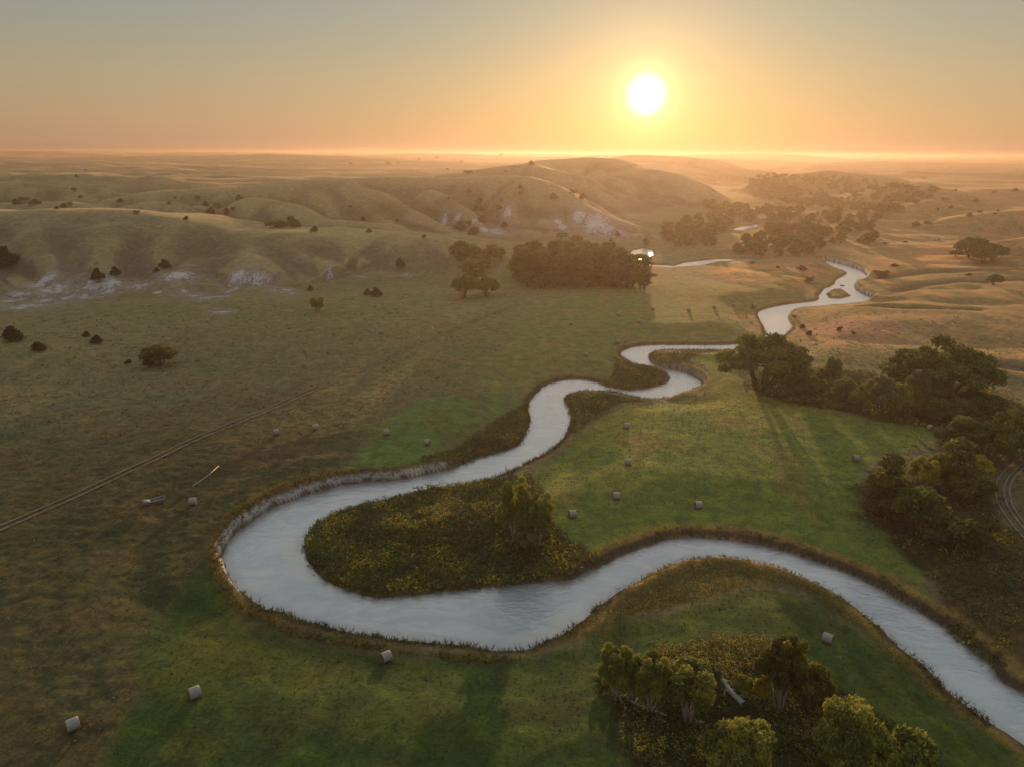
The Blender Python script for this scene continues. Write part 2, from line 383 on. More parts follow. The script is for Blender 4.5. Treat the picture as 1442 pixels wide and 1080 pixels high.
def mat_leaf(name, stops, trans=0.35):
    m, nt, b = new_mat(name)
    t = attr(nt, 'tint')
    c = ramp(nt, t, stops)
    geo = N(nt, 'ShaderNodeNewGeometry')
    n = nz(nt, geo.outputs['Position'], 0.6, 2)
    c = mixc(nt, 1.0, c, mth(nt, 'MULTIPLY_ADD', n, 1.0, 0.5), 'MULTIPLY')
    tr = N(nt, 'ShaderNodeBsdfTranslucent'); ms = N(nt, 'ShaderNodeMixShader'); out = nt.nodes['Material Output']
    nt.links.new(c, b.inputs['Base Color']); nt.links.new(c, tr.inputs['Color'])
    b.inputs['Roughness'].default_value = 0.7; b.inputs['Specular IOR Level'].default_value = 0.25
    ms.inputs[0].default_value = trans
    nt.links.new(b.outputs[0], ms.inputs[1]); nt.links.new(tr.outputs[0], ms.inputs[2]); nt.links.new(ms.outputs[0], out.inputs['Surface'])
    return m
def mat_simple(name, c1, c2, scale=3.0, rough=0.9, bump=0.3, dist=0.05, stretch=None):
    m, nt, b = new_mat(name)
    tc = N(nt, 'ShaderNodeTexCoord'); v = tc.outputs['Object']
    if stretch:
        mp = N(nt, 'ShaderNodeMapping'); nt.links.new(v, mp.inputs['Vector']); mp.inputs['Scale'].default_value = stretch; v = mp.outputs[0]
    n = nz(nt, v, scale, 6, 0.65, 0.3)
    nt.links.new(ramp(nt, n, [(0.3, c1), (0.7, c2)]), b.inputs['Base Color'])
    b.inputs['Roughness'].default_value = rough; b.inputs['Specular IOR Level'].default_value = 0.2
    bp = N(nt, 'ShaderNodeBump'); bp.inputs['Strength'].default_value = bump; bp.inputs['Distance'].default_value = dist
    nt.links.new(n, bp.inputs['Height']); nt.links.new(bp.outputs[0], b.inputs['Normal'])
    return m
M = dict(
 ground=mat_ground(), water=mat_water(),
 cotton=mat_leaf('cottonwood_leaves', [(0, (.058, .085, .022)), (.5, (.120, .155, .036)), (1, (.25, .26, .055))], .45),
 willow=mat_leaf('willow_leaves', [(0, (.10, .125, .030)), (.5, (.22, .235, .045)), (1, (.46, .41, .07))], .4),
 pale=mat_leaf('pale_willow_leaves', [(0, (.11, .115, .05)), (.5, (.19, .19, .08)), (1, (.30, .28, .11))], .4),
 yellow=mat_leaf('yellow_autumn_leaves', [(0, (.16, .14, .03)), (.5, (.38, .31, .04)), (1, (.70, .52, .06))], .45),
 brown=mat_leaf('brownish_leaves', [(0, (.070, .080, .026)), (.5, (.140, .140, .038)), (1, (.32, .26, .055))], .45),
 juniper=mat_leaf('juniper_needles', [(0, (.014, .020, .009)), (1, (.040, .048, .018))], .12),
 forb=mat_leaf('forb_leaves', [(0, (.045, .066, .020)), (.35, (.085, .110, .026)), (.65, (.135, .145, .030)), (.9, (.21, .18, .03)), (1, (.55, .40, .04))], .3),
 bankg=mat_leaf('bank_grass_blades', [(0, (.075, .066, .024)), (.4, (.12, .11, .032)), (.75, (.19, .16, .042)), (1, (.36, .23, .07))], .35),
 past=mat_leaf('pasture_blades', [(0, (.080, .074, .032)), (.5, (.125, .108, .044)), (1, (.20, .155, .06))], .3),
 goldf=mat_leaf('golden_seedheads', [(0, (.06, .05, .015)), (.5, (.16, .13, .028)), (1, (.55, .38, .06))], .4),
 palebark=mat_simple('pale_willow_bark', (.20, .18, .15), (.40, .37, .32), 4, .95, .5, .05, (3, 3, .6)),
 bark=mat_simple('grey_bark', (.055, .045, .035), (.17, .145, .115), 4, .95, .6, .06, (3, 3, .6)),
 dead=mat_simple('bleached_dead_wood', (.20, .185, .165), (.40, .375, .34), 3, .9, .5, .04),
 wrap=mat_simple('bale_net_wrap', (.22, .185, .16), (.43, .38, .335), 5, .8, .35, .04, (.6, 2.5, 2.5)),
 straw=mat_simple('bale_straw_end', (.10, .06, .028), (.24, .15, .075), 7, 1, .7, .05),
 rut=mat_simple('rut_soil', (.125, .098, .062), (.27, .21, .14), 1.2, 1, .5, .05),
 palerut=mat_simple('pale_sandy_rut', (.13, .11, .09), (.28, .25, .22), 1.2, 1, .5, .05),
 wood=mat_simple('weathered_board', (.13, .13, .14), (.30, .30, .31), 4, .9, .4, .03, (.5, 4, 4)),
 metal=mat_simple('weathered_pipe_metal', (.26, .22, .19), (.44, .39, .34), 2, .55, .1, .01),
)

# ------------------------------------------------------------------ mesh / object helpers
def mesh_np(name, V, Fc, mat, attrs=None, smooth=True):
    """V (n,3); Fc (m,k) faces of equal size, or list of such arrays"""
    me = bpy.data.meshes.new(name)
    Fl = Fc if isinstance(Fc, list) else [Fc]
    nl = sum(f.size for f in Fl); nf = sum(len(f) for f in Fl)
    me.vertices.add(len(V)); me.vertices.foreach_set('co', np.ascontiguousarray(V, dtype=f32).ravel())
    me.loops.add(nl); me.loops.foreach_set('vertex_index', np.concatenate([f.ravel() for f in Fl]).astype(np.int32))
    me.polygons.add(nf)
    ls = []; o = 0
    for f in Fl:
        ls.append(o + np.arange(len(f))*f.shape[1]); o += f.size
    me.polygons.foreach_set('loop_start', np.concatenate(ls).astype(np.int32))
    if smooth: me.polygons.foreach_set('use_smooth', np.ones(nf, dtype=bool))
    me.update(calc_edges=True)
    for k, v in (attrs or {}).items():
        if v.ndim == 2:
            a = me.attributes.new(k, 'FLOAT_COLOR', 'POINT'); a.data.foreach_set('color', np.ascontiguousarray(v, dtype=f32).ravel())
        else:
            a = me.attributes.new(k, 'FLOAT', 'POINT'); a.data.foreach_set('value', np.ascontiguousarray(v, dtype=f32))
    me.materials.append(mat)
    return me
def obj(name, me, parent=None):
    o = bpy.data.objects.new(name, me); COL.objects.link(o)
    if parent: o.parent = parent
    return o
def tag(o, label=None, cat=None, group=None, kind=None):
    if label: o['label'] = label
    if cat: o['category'] = cat
    if group: o['group'] = group
    if kind: o['kind'] = kind
    return o
def tube(P, R, k=6):
    P = np.array(P, float); n = len(P); V = []; Fs = []
    for i in range(n):
        t = P[min(i+1, n-1)]-P[max(i-1, 0)]; t /= np.linalg.norm(t)+1e-9
        a = np.cross(t, [0, 0, 1] if abs(t[2]) < .9 else [1, 0, 0]); a /= np.linalg.norm(a); b = np.cross(t, a)
        for j in range(k):
            q = 2*math.pi*j/k; V.append(P[i]+(a*math.cos(q)+b*math.sin(q))*R[i])
    for i in range(n-1):
        for j in range(k):
            Fs.append((i*k+j, i*k+(j+1) % k, (i+1)*k+(j+1) % k, (i+1)*k+j))
    V.append(P[-1]+(P[-1]-P[-2])*1e-3); c = len(V)-1
    for j in range(k): Fs.append(((n-1)*k+j, (n-1)*k+(j+1) % k, c, c))
    return np.array(V), np.array(Fs)
def join(parts):
    V = []; Fs = []; o = 0
    for v, f in parts:
        V.append(v); Fs.append(f+o); o += len(v)
    return np.concatenate(V), np.concatenate(Fs)
def tri_fix(F4):
    """split the degenerate cap quads off as triangles"""
    k = F4[:, 2] == F4[:, 3]
    r = [F4[~k]]
    if k.any(): r.append(F4[k][:, :3])
    return [x for x in r if len(x)]

# ------------------------------------------------------------------ GROUND
az = np.radians(np.concatenate([np.arange(-40.5, 40.5, 0.076), np.linspace(41, 60, 20), np.linspace(64, 296, 59), np.linspace(300, 319, 20)]))
rr = np.concatenate([np.array([3, 8, 14, 20, 26, 32, 38, 43, 47, 50]), np.arange(52, 190, 0.36)])
r = rr[-1]; ext = []
while r < 3000: r *= 1.0042; ext.append(r)
while r < 14500: r *= 1.014; ext.append(r)
rr = np.concatenate([rr, ext]); nr, na = len(rr), len(az)
X = (rr[:, None]*np.sin(az)[None, :]).ravel(); Y = (rr[:, None]*np.cos(az)[None, :]).ravel()
Rr = np.repeat(rr, na)
GH, GSD, GCUT, GHILL, GUP, GTOP = height(X, Y, True)
AZ = np.degrees(np.arctan2(X, Y))
nearm = Rr < 700
def rnoise(s, seed, o=3): return fbm(X, Y, s, o, seed).astype(f32)
NB = rnoise(60, 101); NM = rnoise(14, 102); NS = rnoise(3.5, 103, 2); NL = rnoise(220, 104, 3)
def zone(pts, soft=3.0, warp=2.5, z=2.0):
    s = poly_sd(WP(pts, z), X, Y, 40, 200)
    return sm(soft, -soft, s + NM*warp*1.5 + NS*warp*0.4)
def C(*c): return np.array(c, f32)[None, :]
col = np.tile(C(.112, .112, .050), (len(X), 1))
def paint(mask, c):
    global col
    m = np.clip(mask, 0, 1)[:, None]; col = col*(1-m) + c*m
floorm = 1-GHILL
# general pasture with green, brown and reddish patches
paint(sm(-.1, .5, NB), C(.090, .100, .040)); paint(sm(.05, .6, NM)*.7, C(.135, .112, .046)); paint(sm(.15, .7, -NB+NM*.5)*.8, C(.112, .088, .045))
# hill grass: olive, tan, brown slopes
paint(GHILL, C(.235, .200, .110)); paint(GHILL*sm(0, .5, NB)*.8, C(.195, .190, .092)); paint(GHILL*sm(.0, .6, NM)*.6, C(.19, .135, .085))
paint(GHILL*sm(-.1, .6, NL)*.65*sm(600, 1300, Rr), C(.33, .20, .125)); paint(GHILL*sm(.1, .6, -NL+NB*.3)*.5*sm(600, 1300, Rr), C(.15, .15, .085))
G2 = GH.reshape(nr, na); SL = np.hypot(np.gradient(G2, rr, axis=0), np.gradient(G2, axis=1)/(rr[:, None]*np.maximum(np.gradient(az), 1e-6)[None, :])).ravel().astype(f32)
def boxb(A, k, ax):
    pad = [(0, 0), (0, 0)]; pad[ax] = (k+1, k); c = np.cumsum(np.pad(A, pad, 'edge'), axis=ax, dtype=np.float64)
    n = A.shape[ax]; return ((np.take(c, np.arange(2*k+1, 2*k+1+n), ax) - np.take(c, np.arange(0, n), ax))/(2*k+1))
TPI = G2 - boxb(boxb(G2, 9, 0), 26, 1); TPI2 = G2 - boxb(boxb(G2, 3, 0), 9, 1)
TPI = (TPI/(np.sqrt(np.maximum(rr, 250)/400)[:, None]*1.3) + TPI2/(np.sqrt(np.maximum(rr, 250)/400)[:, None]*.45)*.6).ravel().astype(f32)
CREST = GHILL*sm(.15, 1.2, TPI); HOLLOW = GHILL*sm(.15, 1.2, -TPI)  # pale-grass crests, dark-brush hollows; the contrast also paints in relief shading
steep = GHILL*sm(.07, .24, SL + NM*.05)
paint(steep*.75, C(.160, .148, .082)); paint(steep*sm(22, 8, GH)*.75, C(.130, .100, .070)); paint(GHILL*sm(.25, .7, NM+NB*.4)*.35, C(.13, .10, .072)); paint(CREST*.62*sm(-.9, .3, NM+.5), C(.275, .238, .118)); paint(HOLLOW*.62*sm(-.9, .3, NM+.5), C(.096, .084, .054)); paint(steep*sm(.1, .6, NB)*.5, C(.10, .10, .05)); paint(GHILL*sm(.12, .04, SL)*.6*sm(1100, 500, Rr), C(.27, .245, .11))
col = col*(1+.28*sm(170, 330, Rr)*floorm)[:, None]
right = sm(14, 20, AZ)*sm(220, 300, Rr)
paint(right*(.8), C(.23, .165, .072)); paint(right*sm(-.1, .5, NM+NB*.5)*.75, C(.32, .18, .085)); paint(right*sm(.1, .5, NB-NM*.3)*.7, C(.150, .130, .052))
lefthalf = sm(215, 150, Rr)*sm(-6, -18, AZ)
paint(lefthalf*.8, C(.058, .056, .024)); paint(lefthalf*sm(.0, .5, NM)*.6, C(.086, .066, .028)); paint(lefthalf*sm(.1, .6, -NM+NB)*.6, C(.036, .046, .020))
# tan and orange stretches
T2 = zone([(1010,374),(1060,372),(1160,376),(1165,385),(1135,405),(1060,404),(1010,400),(990,386)], 5, 5); paint(T2*sm(-.4, .3, NM), C(.42, .22, .09))
tz = zone([(1240,372),(1300,352),(1442,345),(1442,365),(1330,378),(1245,384)], 5, 6); paint(tz*.8, C(.38, .21, .10))
tz = zone([(1120,455),(1200,452),(1290,470),(1250,490),(1150,480)], 4, 5); paint(tz*.8, C(.34, .19, .11))
for G in GULLY: paint(sm(6, 2, line_d(G, X, Y, None, 30))*.7, C(.085, .070, .042))
# hay meadows
MZ = {}
MZ['mid'] = zone([(835,788),(800,767),(778,738),(770,700),(745,675),(760,660),(810,620),(830,595),(870,575),(930,567),(1000,556),(1003,528),(985,505),(1015,497),(1050,545),(1075,562),(1150,580),(1240,599),(1330,606),(1345,612),(1310,625),(1250,650),(1215,665),(1208,700),(1222,737),(1268,768),(1298,800),(1312,842),(1345,885),(1330,882),(1240,828),(1140,785),(1040,760),(960,755),(900,768)], 1.2, .6)
MZ['front'] = zone([(300,800),(250,838),(222,890),(200,935),(188,985),(165,1045),(140,1100),(60,1350),(1500,1350),(1442,1060),(1360,1010),(1300,950),(1220,885),(1130,830),(1070,815),(1050,838),(960,856),(880,872),(800,905),(730,925),(600,915),(440,895),(340,855)], 2.0, 2.0)
MZ['up'] = zone([(492,668),(500,640),(540,598),(600,572),(680,556),(748,552),(700,592),(640,628),(598,650),(585,668)], 3, 2)
MZ['far'] = zone([(700,500),(740,460),(800,425),(870,410),(960,404),(1060,404),(1130,408),(1135,418),(1062,436),(1010,468),(985,483),(890,483),(868,492),(866,508),(885,525),(860,537),(790,531),(760,545),(700,545),(650,535)], 6, 7)
paint(MZ['mid'], C(.108, .150, .038)); paint(MZ['mid']*sm(-.1, .5, NB+.3*NM+sm(160, 220, Rr)*.3)*.7, C(.205, .195, .050)); paint(MZ['mid']*sm(.25, .7, NM-NB*.4)*.5, C(.16, .115, .046))
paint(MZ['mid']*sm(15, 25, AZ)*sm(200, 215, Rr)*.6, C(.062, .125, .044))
paint(MZ['front'], C(.046, .074, .021)); paint(MZ['front']*sm(0, .5, NM)*.55, C(.058, .066, .018)); paint(MZ['front']*sm(8, 20, AZ)*.6*sm(-.4, .4, NB), C(.075, .095, .020)); paint(MZ['front']*sm(.25, .6, -NM+NB*.3)*.5, C(.040, .046, .018))
paint(MZ['up']*.9, C(.095, .150, .044)); paint(MZ['up']*sm(.1, .5, NM)*.5, C(.09, .095, .034))
paint(MZ['far']*.85, C(.135, .155, .052)); paint(MZ['far']*sm(0, .5, NM)*.6, C(.17, .145, .056))
paint(zone([(960,415),(1060,404),(1135,408),(1060,435),(1000,475),(960,480)], 6, 5)*.6, C(.19, .15, .048))
mow = np.clip(MZ['mid']+MZ['front']+MZ['up']*.6+MZ['far']*.6, 0, 1)
# rank forbs on the point bars and under the trees
FZ = {}
FZ['bar'] = zone([(425,775),(432,738),(480,716),(640,684),(700,673),(742,673),(766,702),(778,740),(800,767),(836,787),(858,792),(800,825),(640,835),(520,842),(448,815)], .8, .6, 1.2)
FZ['strip'] = zone([(585,670),(598,648),(650,622),(710,586),(748,556),(760,560),(757,600),(740,622),(700,640),(650,658)], 1, 1, 1.2)
FZ['neck'] = zone([(868,503),(900,514),(950,530),(945,542),(900,552),(850,548),(835,538),(862,530)], 1, 1, 1.2)
FZ['neckb'] = zone([(792,562),(800,553),(850,552),(905,563),(862,576),(832,592),(808,612),(800,590)], 1, .7, 1.2)
FZ['neckc'] = zone([(912,500),(1005,492),(985,503),(950,517),(925,517)], 1, .7, 1.2)
FZ['fringe'] = zone([(740,915),(780,899),(830,868),(880,828),(960,790),(1040,787),(1112,810),(1180,838),(1235,880),(1300,936),(1345,984),(1442,1050),(1442,1062),(1330,990),(1215,888),(1130,833),(1065,818),(1046,838),(960,853),(880,868),(800,902)], .8, .7, 1.2)
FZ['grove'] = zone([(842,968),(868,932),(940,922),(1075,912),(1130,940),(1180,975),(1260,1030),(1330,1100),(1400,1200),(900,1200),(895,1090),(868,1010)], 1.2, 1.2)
FZ['woods'] = zone([(1040,543),(1078,563),(1150,581),(1240,600),(1345,612),(1442,640),(1442,580),(1360,548),(1240,535),(1150,525),(1080,530)], 2, 2)
FZ['rough'] = zone([(1206,702),(1222,740),(1268,770),(1300,800),(1315,842),(1345,885),(1420,935),(1520,990),(1520,800),(1442,760),(1405,745),(1385,690),(1340,670),(1240,680)], 2, 2)
FZ['edge'] = zone([(292,790),(296,760),(330,722),(380,690),(470,665),(585,662),(585,670),(470,676),(390,698),(320,752),(308,790),(330,835),(420,880),(600,910),(735,920),(700,925),(560,915),(400,888),(320,848)], .8, .5, 1.8)
for k in ('bar', 'neck', 'neckb', 'strip', 'neckc'): paint(FZ[k], C(.055, .060, .020))
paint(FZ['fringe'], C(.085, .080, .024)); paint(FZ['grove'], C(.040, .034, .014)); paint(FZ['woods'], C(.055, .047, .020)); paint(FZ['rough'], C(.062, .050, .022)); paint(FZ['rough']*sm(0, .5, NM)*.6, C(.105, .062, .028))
paint(FZ['edge']*.8, C(.088, .068, .022))
paint(zone([(1360,640),(1405,650),(1442,640),(1520,640),(1520,900),(1442,750),(1410,740),(1390,700)], 2, 2)*.7, C(.090, .076, .040))
paint(zone([(330,640),(440,628),(470,640),(420,650),(340,665)], 2, 2)*.5, C(.11, .07, .04))
# river banks: grass lip, soil face
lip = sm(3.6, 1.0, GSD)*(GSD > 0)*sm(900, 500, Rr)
paint(lip*.7, C(.15, .11, .034)); paint(lip*sm(0, 12, AZ)*.6, C(.30, .19, .06))  # tawny grass lip; extra orange to the right is sunlight put into the colour
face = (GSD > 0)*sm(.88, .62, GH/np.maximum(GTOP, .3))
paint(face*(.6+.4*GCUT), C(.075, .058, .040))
leftcut = sm(12, 6, line_d(CUTW[0], X, Y, None, 30)) + sm(14, 8, line_d(CUTW[2], X, Y, None, 30)) + sm(12, 8, line_d(CUTW[3], X, Y, None, 30)) + .5*sm(12, 6, line_d(CUTW[1], X, Y, None, 30))
paint(face*np.clip(leftcut, 0, 1)*sm(.15, .40, GH/np.maximum(GTOP, .3)+NS*.25), C(.40, .37, .35))
paint((GSD <= 0)*1.0, C(.16, .14, .11))
# chalk outcrops at the foot of the bluffs (centre, spread in metres)
CH = [(12,424,8,4),(45,431,9,3),(62,424,8,3),(30,416,7,3),(120,418,8,3),(195,404,7,3),(60,398,7,4),(75,410,11,4),(95,420,7,3),(30,432,12,3),(130,403,9,5),(160,400,8,4),(112,425,3,1.5),(85,427,4,1.5),(150,410,6,4),(260,411,4,2),(272,417,7,3),(290,420,8,2.5),(310,418,5,2),(325,410,4,2),(332,407,5,2),(335,390,9,3),(385,409,4,2),(402,410,6,3),(410,414,4,1.5),(222,412,3,1),(312,440,6,1.5),(465,392,3,1.5),(508,390,3,1),(572,388,3,1),(250,388,10,4),(365,395,10,3),
      (695,325,12,7),(702,329,11,6),(682,324,6,4),(667,312,5,3),(645,307,5,2.5),(626,312,4,4),(840,315,16,10),(832,320,10,6),(853,325,10,5),(792,320,5,5),(785,313,6,6),(870,332,9,3),(715,300,5,6),(815,305,8,8)]
raycast_many([(c[0], c[1]) for c in CH])
cm = np.zeros(len(X), f32)
for px, py, a, b_ in CH:
    x, y, z, t = _rc[(px, py)]
    m = (np.abs(X-x) < 5*a) & (np.abs(Y-y) < 8*a)
    ah = a*.8; bb = max(b_*2.2, a*.5)
    q = ((X[m]-x)/ah)**2 + ((Y[m]-y)/bb)**2
    cm[m] = np.maximum(cm[m], np.exp(-q*.55))
cm = cm*(.86+.24*GHILL)
paint(sm(.05, .5, cm + NS*.2*(cm > .04))*.6, C(.22, .19, .165))
for P in ([(1168,366),(1200,370),(1228,380)],):
    pass
col = np.clip(col, .008, .7)
GZ = GH.copy()
micro = fbm(X, Y, 2.2, 2, 150)*.10*(1-mow*.7)*(Rr < 420)*(GSD > .8)
GZ = GZ + micro
V = np.stack([X, Y, GZ], 1).astype(f32)
V = np.concatenate([V, np.array([[0, 0, 2.0]], f32)])
i = np.arange(nr-1)[:, None]*na; j = np.arange(na)[None, :]; j2 = (j+1) % na
Q = np.stack([i+j, (i+j2), (i+na+j2), (i+na+j)], -1).reshape(-1, 4)[:, ::-1]
T = np.stack([np.full(na, nr*na), (np.arange(na)+1) % na, np.arange(na)], 1)
ap = lambda a: np.append(a, a[0]).astype(f32)
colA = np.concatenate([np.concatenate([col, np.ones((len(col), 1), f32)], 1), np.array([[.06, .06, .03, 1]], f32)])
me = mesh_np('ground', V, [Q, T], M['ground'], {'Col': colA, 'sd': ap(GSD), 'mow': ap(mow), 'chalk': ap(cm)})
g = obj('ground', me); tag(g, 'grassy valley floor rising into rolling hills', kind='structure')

# ------------------------------------------------------------------ WATER
inm = (GSD < 1.2) & (Rr < 4200)
fm = inm[Q].any(1)
used = np.unique(Q[fm]); remap = np.full(len(V), -1); remap[used] = np.arange(len(used))
WV = np.stack([X[used], Y[used], np.zeros(len(used))], 1)
BARS = [(405,768,2.2,3.0),(408,780,2.5,2),(424,790,4,4),(445,808,6,3),(470,826,4,2),(780,893,7,2.5),(810,873,6,2.5),(600,840,3,1),(690,838,3,1)]
bar = np.zeros(len(used), f32)
for px, py, a, b_ in BARS:
    w = W(px, py, 0); bar = np.maximum(bar, np.exp(-(((WV[:, 0]-w[0])/a)**2+((WV[:, 1]-w[1])/b_)**2)*.8))
me = mesh_np('river', WV, remap[Q[fm]], M['water'], {'sd': GSD[used], 'bar': bar})
tag(obj('river', me), 'milky grey river winding in wide loops through the meadows', kind='structure')

# ------------------------------------------------------------------ STUFF: grass and forbs (real blades)
def blades(idx, per, hgt, spread, width, lean=.5, leaf=False, tint=None, jit=.25):
    n = len(idx)
    bx = X[idx] + RNG.normal(0, jit, n); by = Y[idx] + RNG.normal(0, jit, n); bz = GZ[idx]
    hs = hgt*RNG.uniform(.5, 1.35, n)
    t0 = RNG.uniform(0, 1, n) if tint is None else tint
    bx = np.repeat(bx, per); by = np.repeat(by, per); bz = np.repeat(bz, per); hs = np.repeat(hs, per); t0 = np.repeat(t0, per)
    m = len(bx)
    a = RNG.uniform(0, 2*np.pi, m); dx, dy = np.cos(a), np.sin(a)
    sp_ = RNG.uniform(0, 1, m)**.6*spread
    if leaf:
        zc = bz + hs*RNG.uniform(.15, 1, m); c = np.stack([bx+dx*sp_, by+dy*sp_, zc], 1)
        nrm = np.stack([dx*.5, dy*.5, np.ones(m)], 1)+RNG.normal(0, .55, (m, 3)); nrm /= np.linalg.norm(nrm, axis=1)[:, None]
        u = np.cross(nrm, RNG.normal(0, 1, (m, 3))); u /= np.linalg.norm(u, axis=1)[:, None]; v = np.cross(nrm, u)
        s = (width*RNG.uniform(.6, 1.4, m))[:, None]
        P = np.stack([c-u*s, c+v*s*.55, c+u*s, c-v*s*.55], 1).reshape(-1, 3)
        Fq = np.arange(m*4).reshape(-1, 4); k = 4
    else:
        p0 = np.stack([bx+dx*sp_*.4, by+dy*sp_*.4, bz-.05], 1)
        tip = p0 + np.stack([dx*lean*hs+RNG.normal(0, .1, m), dy*lean*hs, hs*RNG.uniform(.7, 1.1, m)], 1)
        a2 = RNG.uniform(0, np.pi, m); wv = np.stack([np.cos(a2), np.sin(a2), np.zeros(m)], 1)*(width*RNG.uniform(.6, 1.3, m))[:, None]
        P = np.stack([p0-wv, p0+wv, tip], 1).reshape(-1, 3); Fq = np.arange(m*3).reshape(-1, 3); k = 3
    tt = np.clip(np.repeat(t0, k)+np.repeat(RNG.normal(0, .14, m), k), 0, 1)
    return P, Fq, tt
def stuff(name, mat, chunks, label):
    Vs = []; Fs = {3: [], 4: []}; Ts = []; o = 0
    for P, Fq, t in chunks:
        if len(P) == 0: continue
        Vs.append(P); Fs[Fq.shape[1]].append(Fq+o); Ts.append(t); o += len(P)
    fl = [np.concatenate(v) for v in Fs.values() if v]
    me = mesh_np(name, np.concatenate(Vs), fl, mat, {'tint': np.concatenate(Ts)}, smooth=False)
    tag(obj(name, me), label, kind='stuff')
rnd = RNG.uniform(0, 1, len(X)).astype(f32)
inview = (np.abs(AZ) < 40) & (Rr > 52)
def pick(mask, dens):
    """dens: clumps per square metre, turned into a chance per grid point"""
    dr = np.where(Rr < 190, .36, Rr*.0042); area = dr*Rr*math.radians(.076)
    return np.nonzero(mask & inview & (rnd < dens*area))[0]
def far_scale(idx): return np.clip(Rr[idx]/110, .8, 3.0)
patch = fbm(X, Y, 7, 2, 160)
def tintof(idx, base, amp=.5): return np.clip(base + patch[idx]*amp + RNG.normal(0, .12, len(idx)), 0, 1)
i1 = pick((FZ['bar'] > .5) & (GSD > .2), 4.2)
ch = [blades(i1, 9, .95, .40, .19, leaf=True, tint=np.clip(tintof(i1, .52, .6)+RNG.normal(0, .16, len(i1)), 0, 1))]
yl = pick((FZ['bar'] > .5) & (GSD > .5) & (patch > .05), 1.4); ch.append(blades(yl, 6, 1.05, .35, .12, leaf=True, tint=np.clip(RNG.normal(.92, .1, len(yl)), 0, 1)))
for k, dn in (('strip', 2.2), ('neckb', 2.2), ('neck', 2.2), ('neckc', 2.0)):
    i2 = pick((FZ[k] > .5) & (GSD > .2), dn); ch.append(blades(i2, 7, .75, .45, .2, leaf=True, tint=tintof(i2, .5)))
i2 = pick((FZ['woods'] > .5), 1.4); ch.append(blades(i2, 7, .9, .5, .25, leaf=True, tint=tintof(i2, .45)))
i2 = pick((FZ['grove'] > .5), 4.5); ch.append(blades(i2, 8, .9, .4, .13, leaf=True, tint=tintof(i2, .35, .7)))
i2 = pick((FZ['rough'] > .5), 2.0); ch.append(blades(i2, 6, .8, .45, .19, leaf=True, tint=tintof(i2, .45, .6)))
stuff('forb_thicket', M['forb'], ch, 'leafy green and yellow forbs covering the point bars and grove floors')
i3 = pick((FZ['fringe'] > .5+.25*patch) & (GSD > .1), 4.5)
gz = pick((FZ['grove'] > .5) & (zone([(930,925),(1080,905),(1085,950),(1000,955),(935,935)], 2, 2) > .4), 7)
stuff('golden_weeds', M['goldf'], [blades(i3, 6, 1.0, .35, .10, leaf=True, tint=tintof(i3, .42, .7)), blades(gz, 6, 1.2, .35, .10, leaf=True, tint=np.clip(RNG.normal(.8, .15, len(gz)), 0, 1))], 'golden brown seeding weeds along the inner bank of the near bend')
bk = pick((GSD > .25) & (GSD < 1.4) & (Rr < 480), 5)
bk = bk[(GH[bk] > .5*GTOP[bk]) & (patch[bk]+NB[bk]*.4 > -.15)]
ed = pick((FZ['edge'] > .5) & (GSD > .6), 5.0)
near_low = pick((GSD > .0) & (GSD < 1.1) & (Rr < 300) & (GCUT < .4), 6.0)
cutfoot = pick((GSD > .2) & (GSD < 1.2) & (Rr < 300) & (GCUT > .5) & (patch > .2), 4.0)
stuff('bank_grass', M['bankg'], [blades(x, 5, h_, .3, .07, .6, tint=tintof(x, b_, .5)) for x, h_, b_ in ((bk, .40, .5), (ed, .7, .6), (near_low, .7, .35), (cutfoot, .6, .3))], 'tall tawny grass lining the river banks')
rough = (mow < .3) & (GSD > 3) & (FZ['bar'] < .3) & (Rr < 330)
pi_ = pick(rough & (rnd < sm(330, 120, Rr)*.9) & (patch > -.25), .9)
sc_ = pick(rough & (Rr > 170) & (patch > .25), .12)
stuff('pasture_grass', M['past'], [blades(pi_, 4, .24, .30, .10, .8, tint=tintof(pi_, .45, .55)), blades(sc_, 4, .5, .5, .2, .8, tint=tintof(sc_, .5, .5))], 'coarse dry pasture grass between the hills and the river')
mi = pick((mow > .6) & (Rr < 200), 1.3)
ms = M['mead'] = mat_leaf('meadow_blades', [(0, (.034, .050, .016)), (.5, (.060, .084, .024)), (1, (.12, .125, .036))], .35)
stuff('meadow_grass', ms, [blades(mi, 4, .16, .30, .09, 1.1, tint=tintof(mi, .45, .5))], 'short green regrowth on the mown hay meadows')

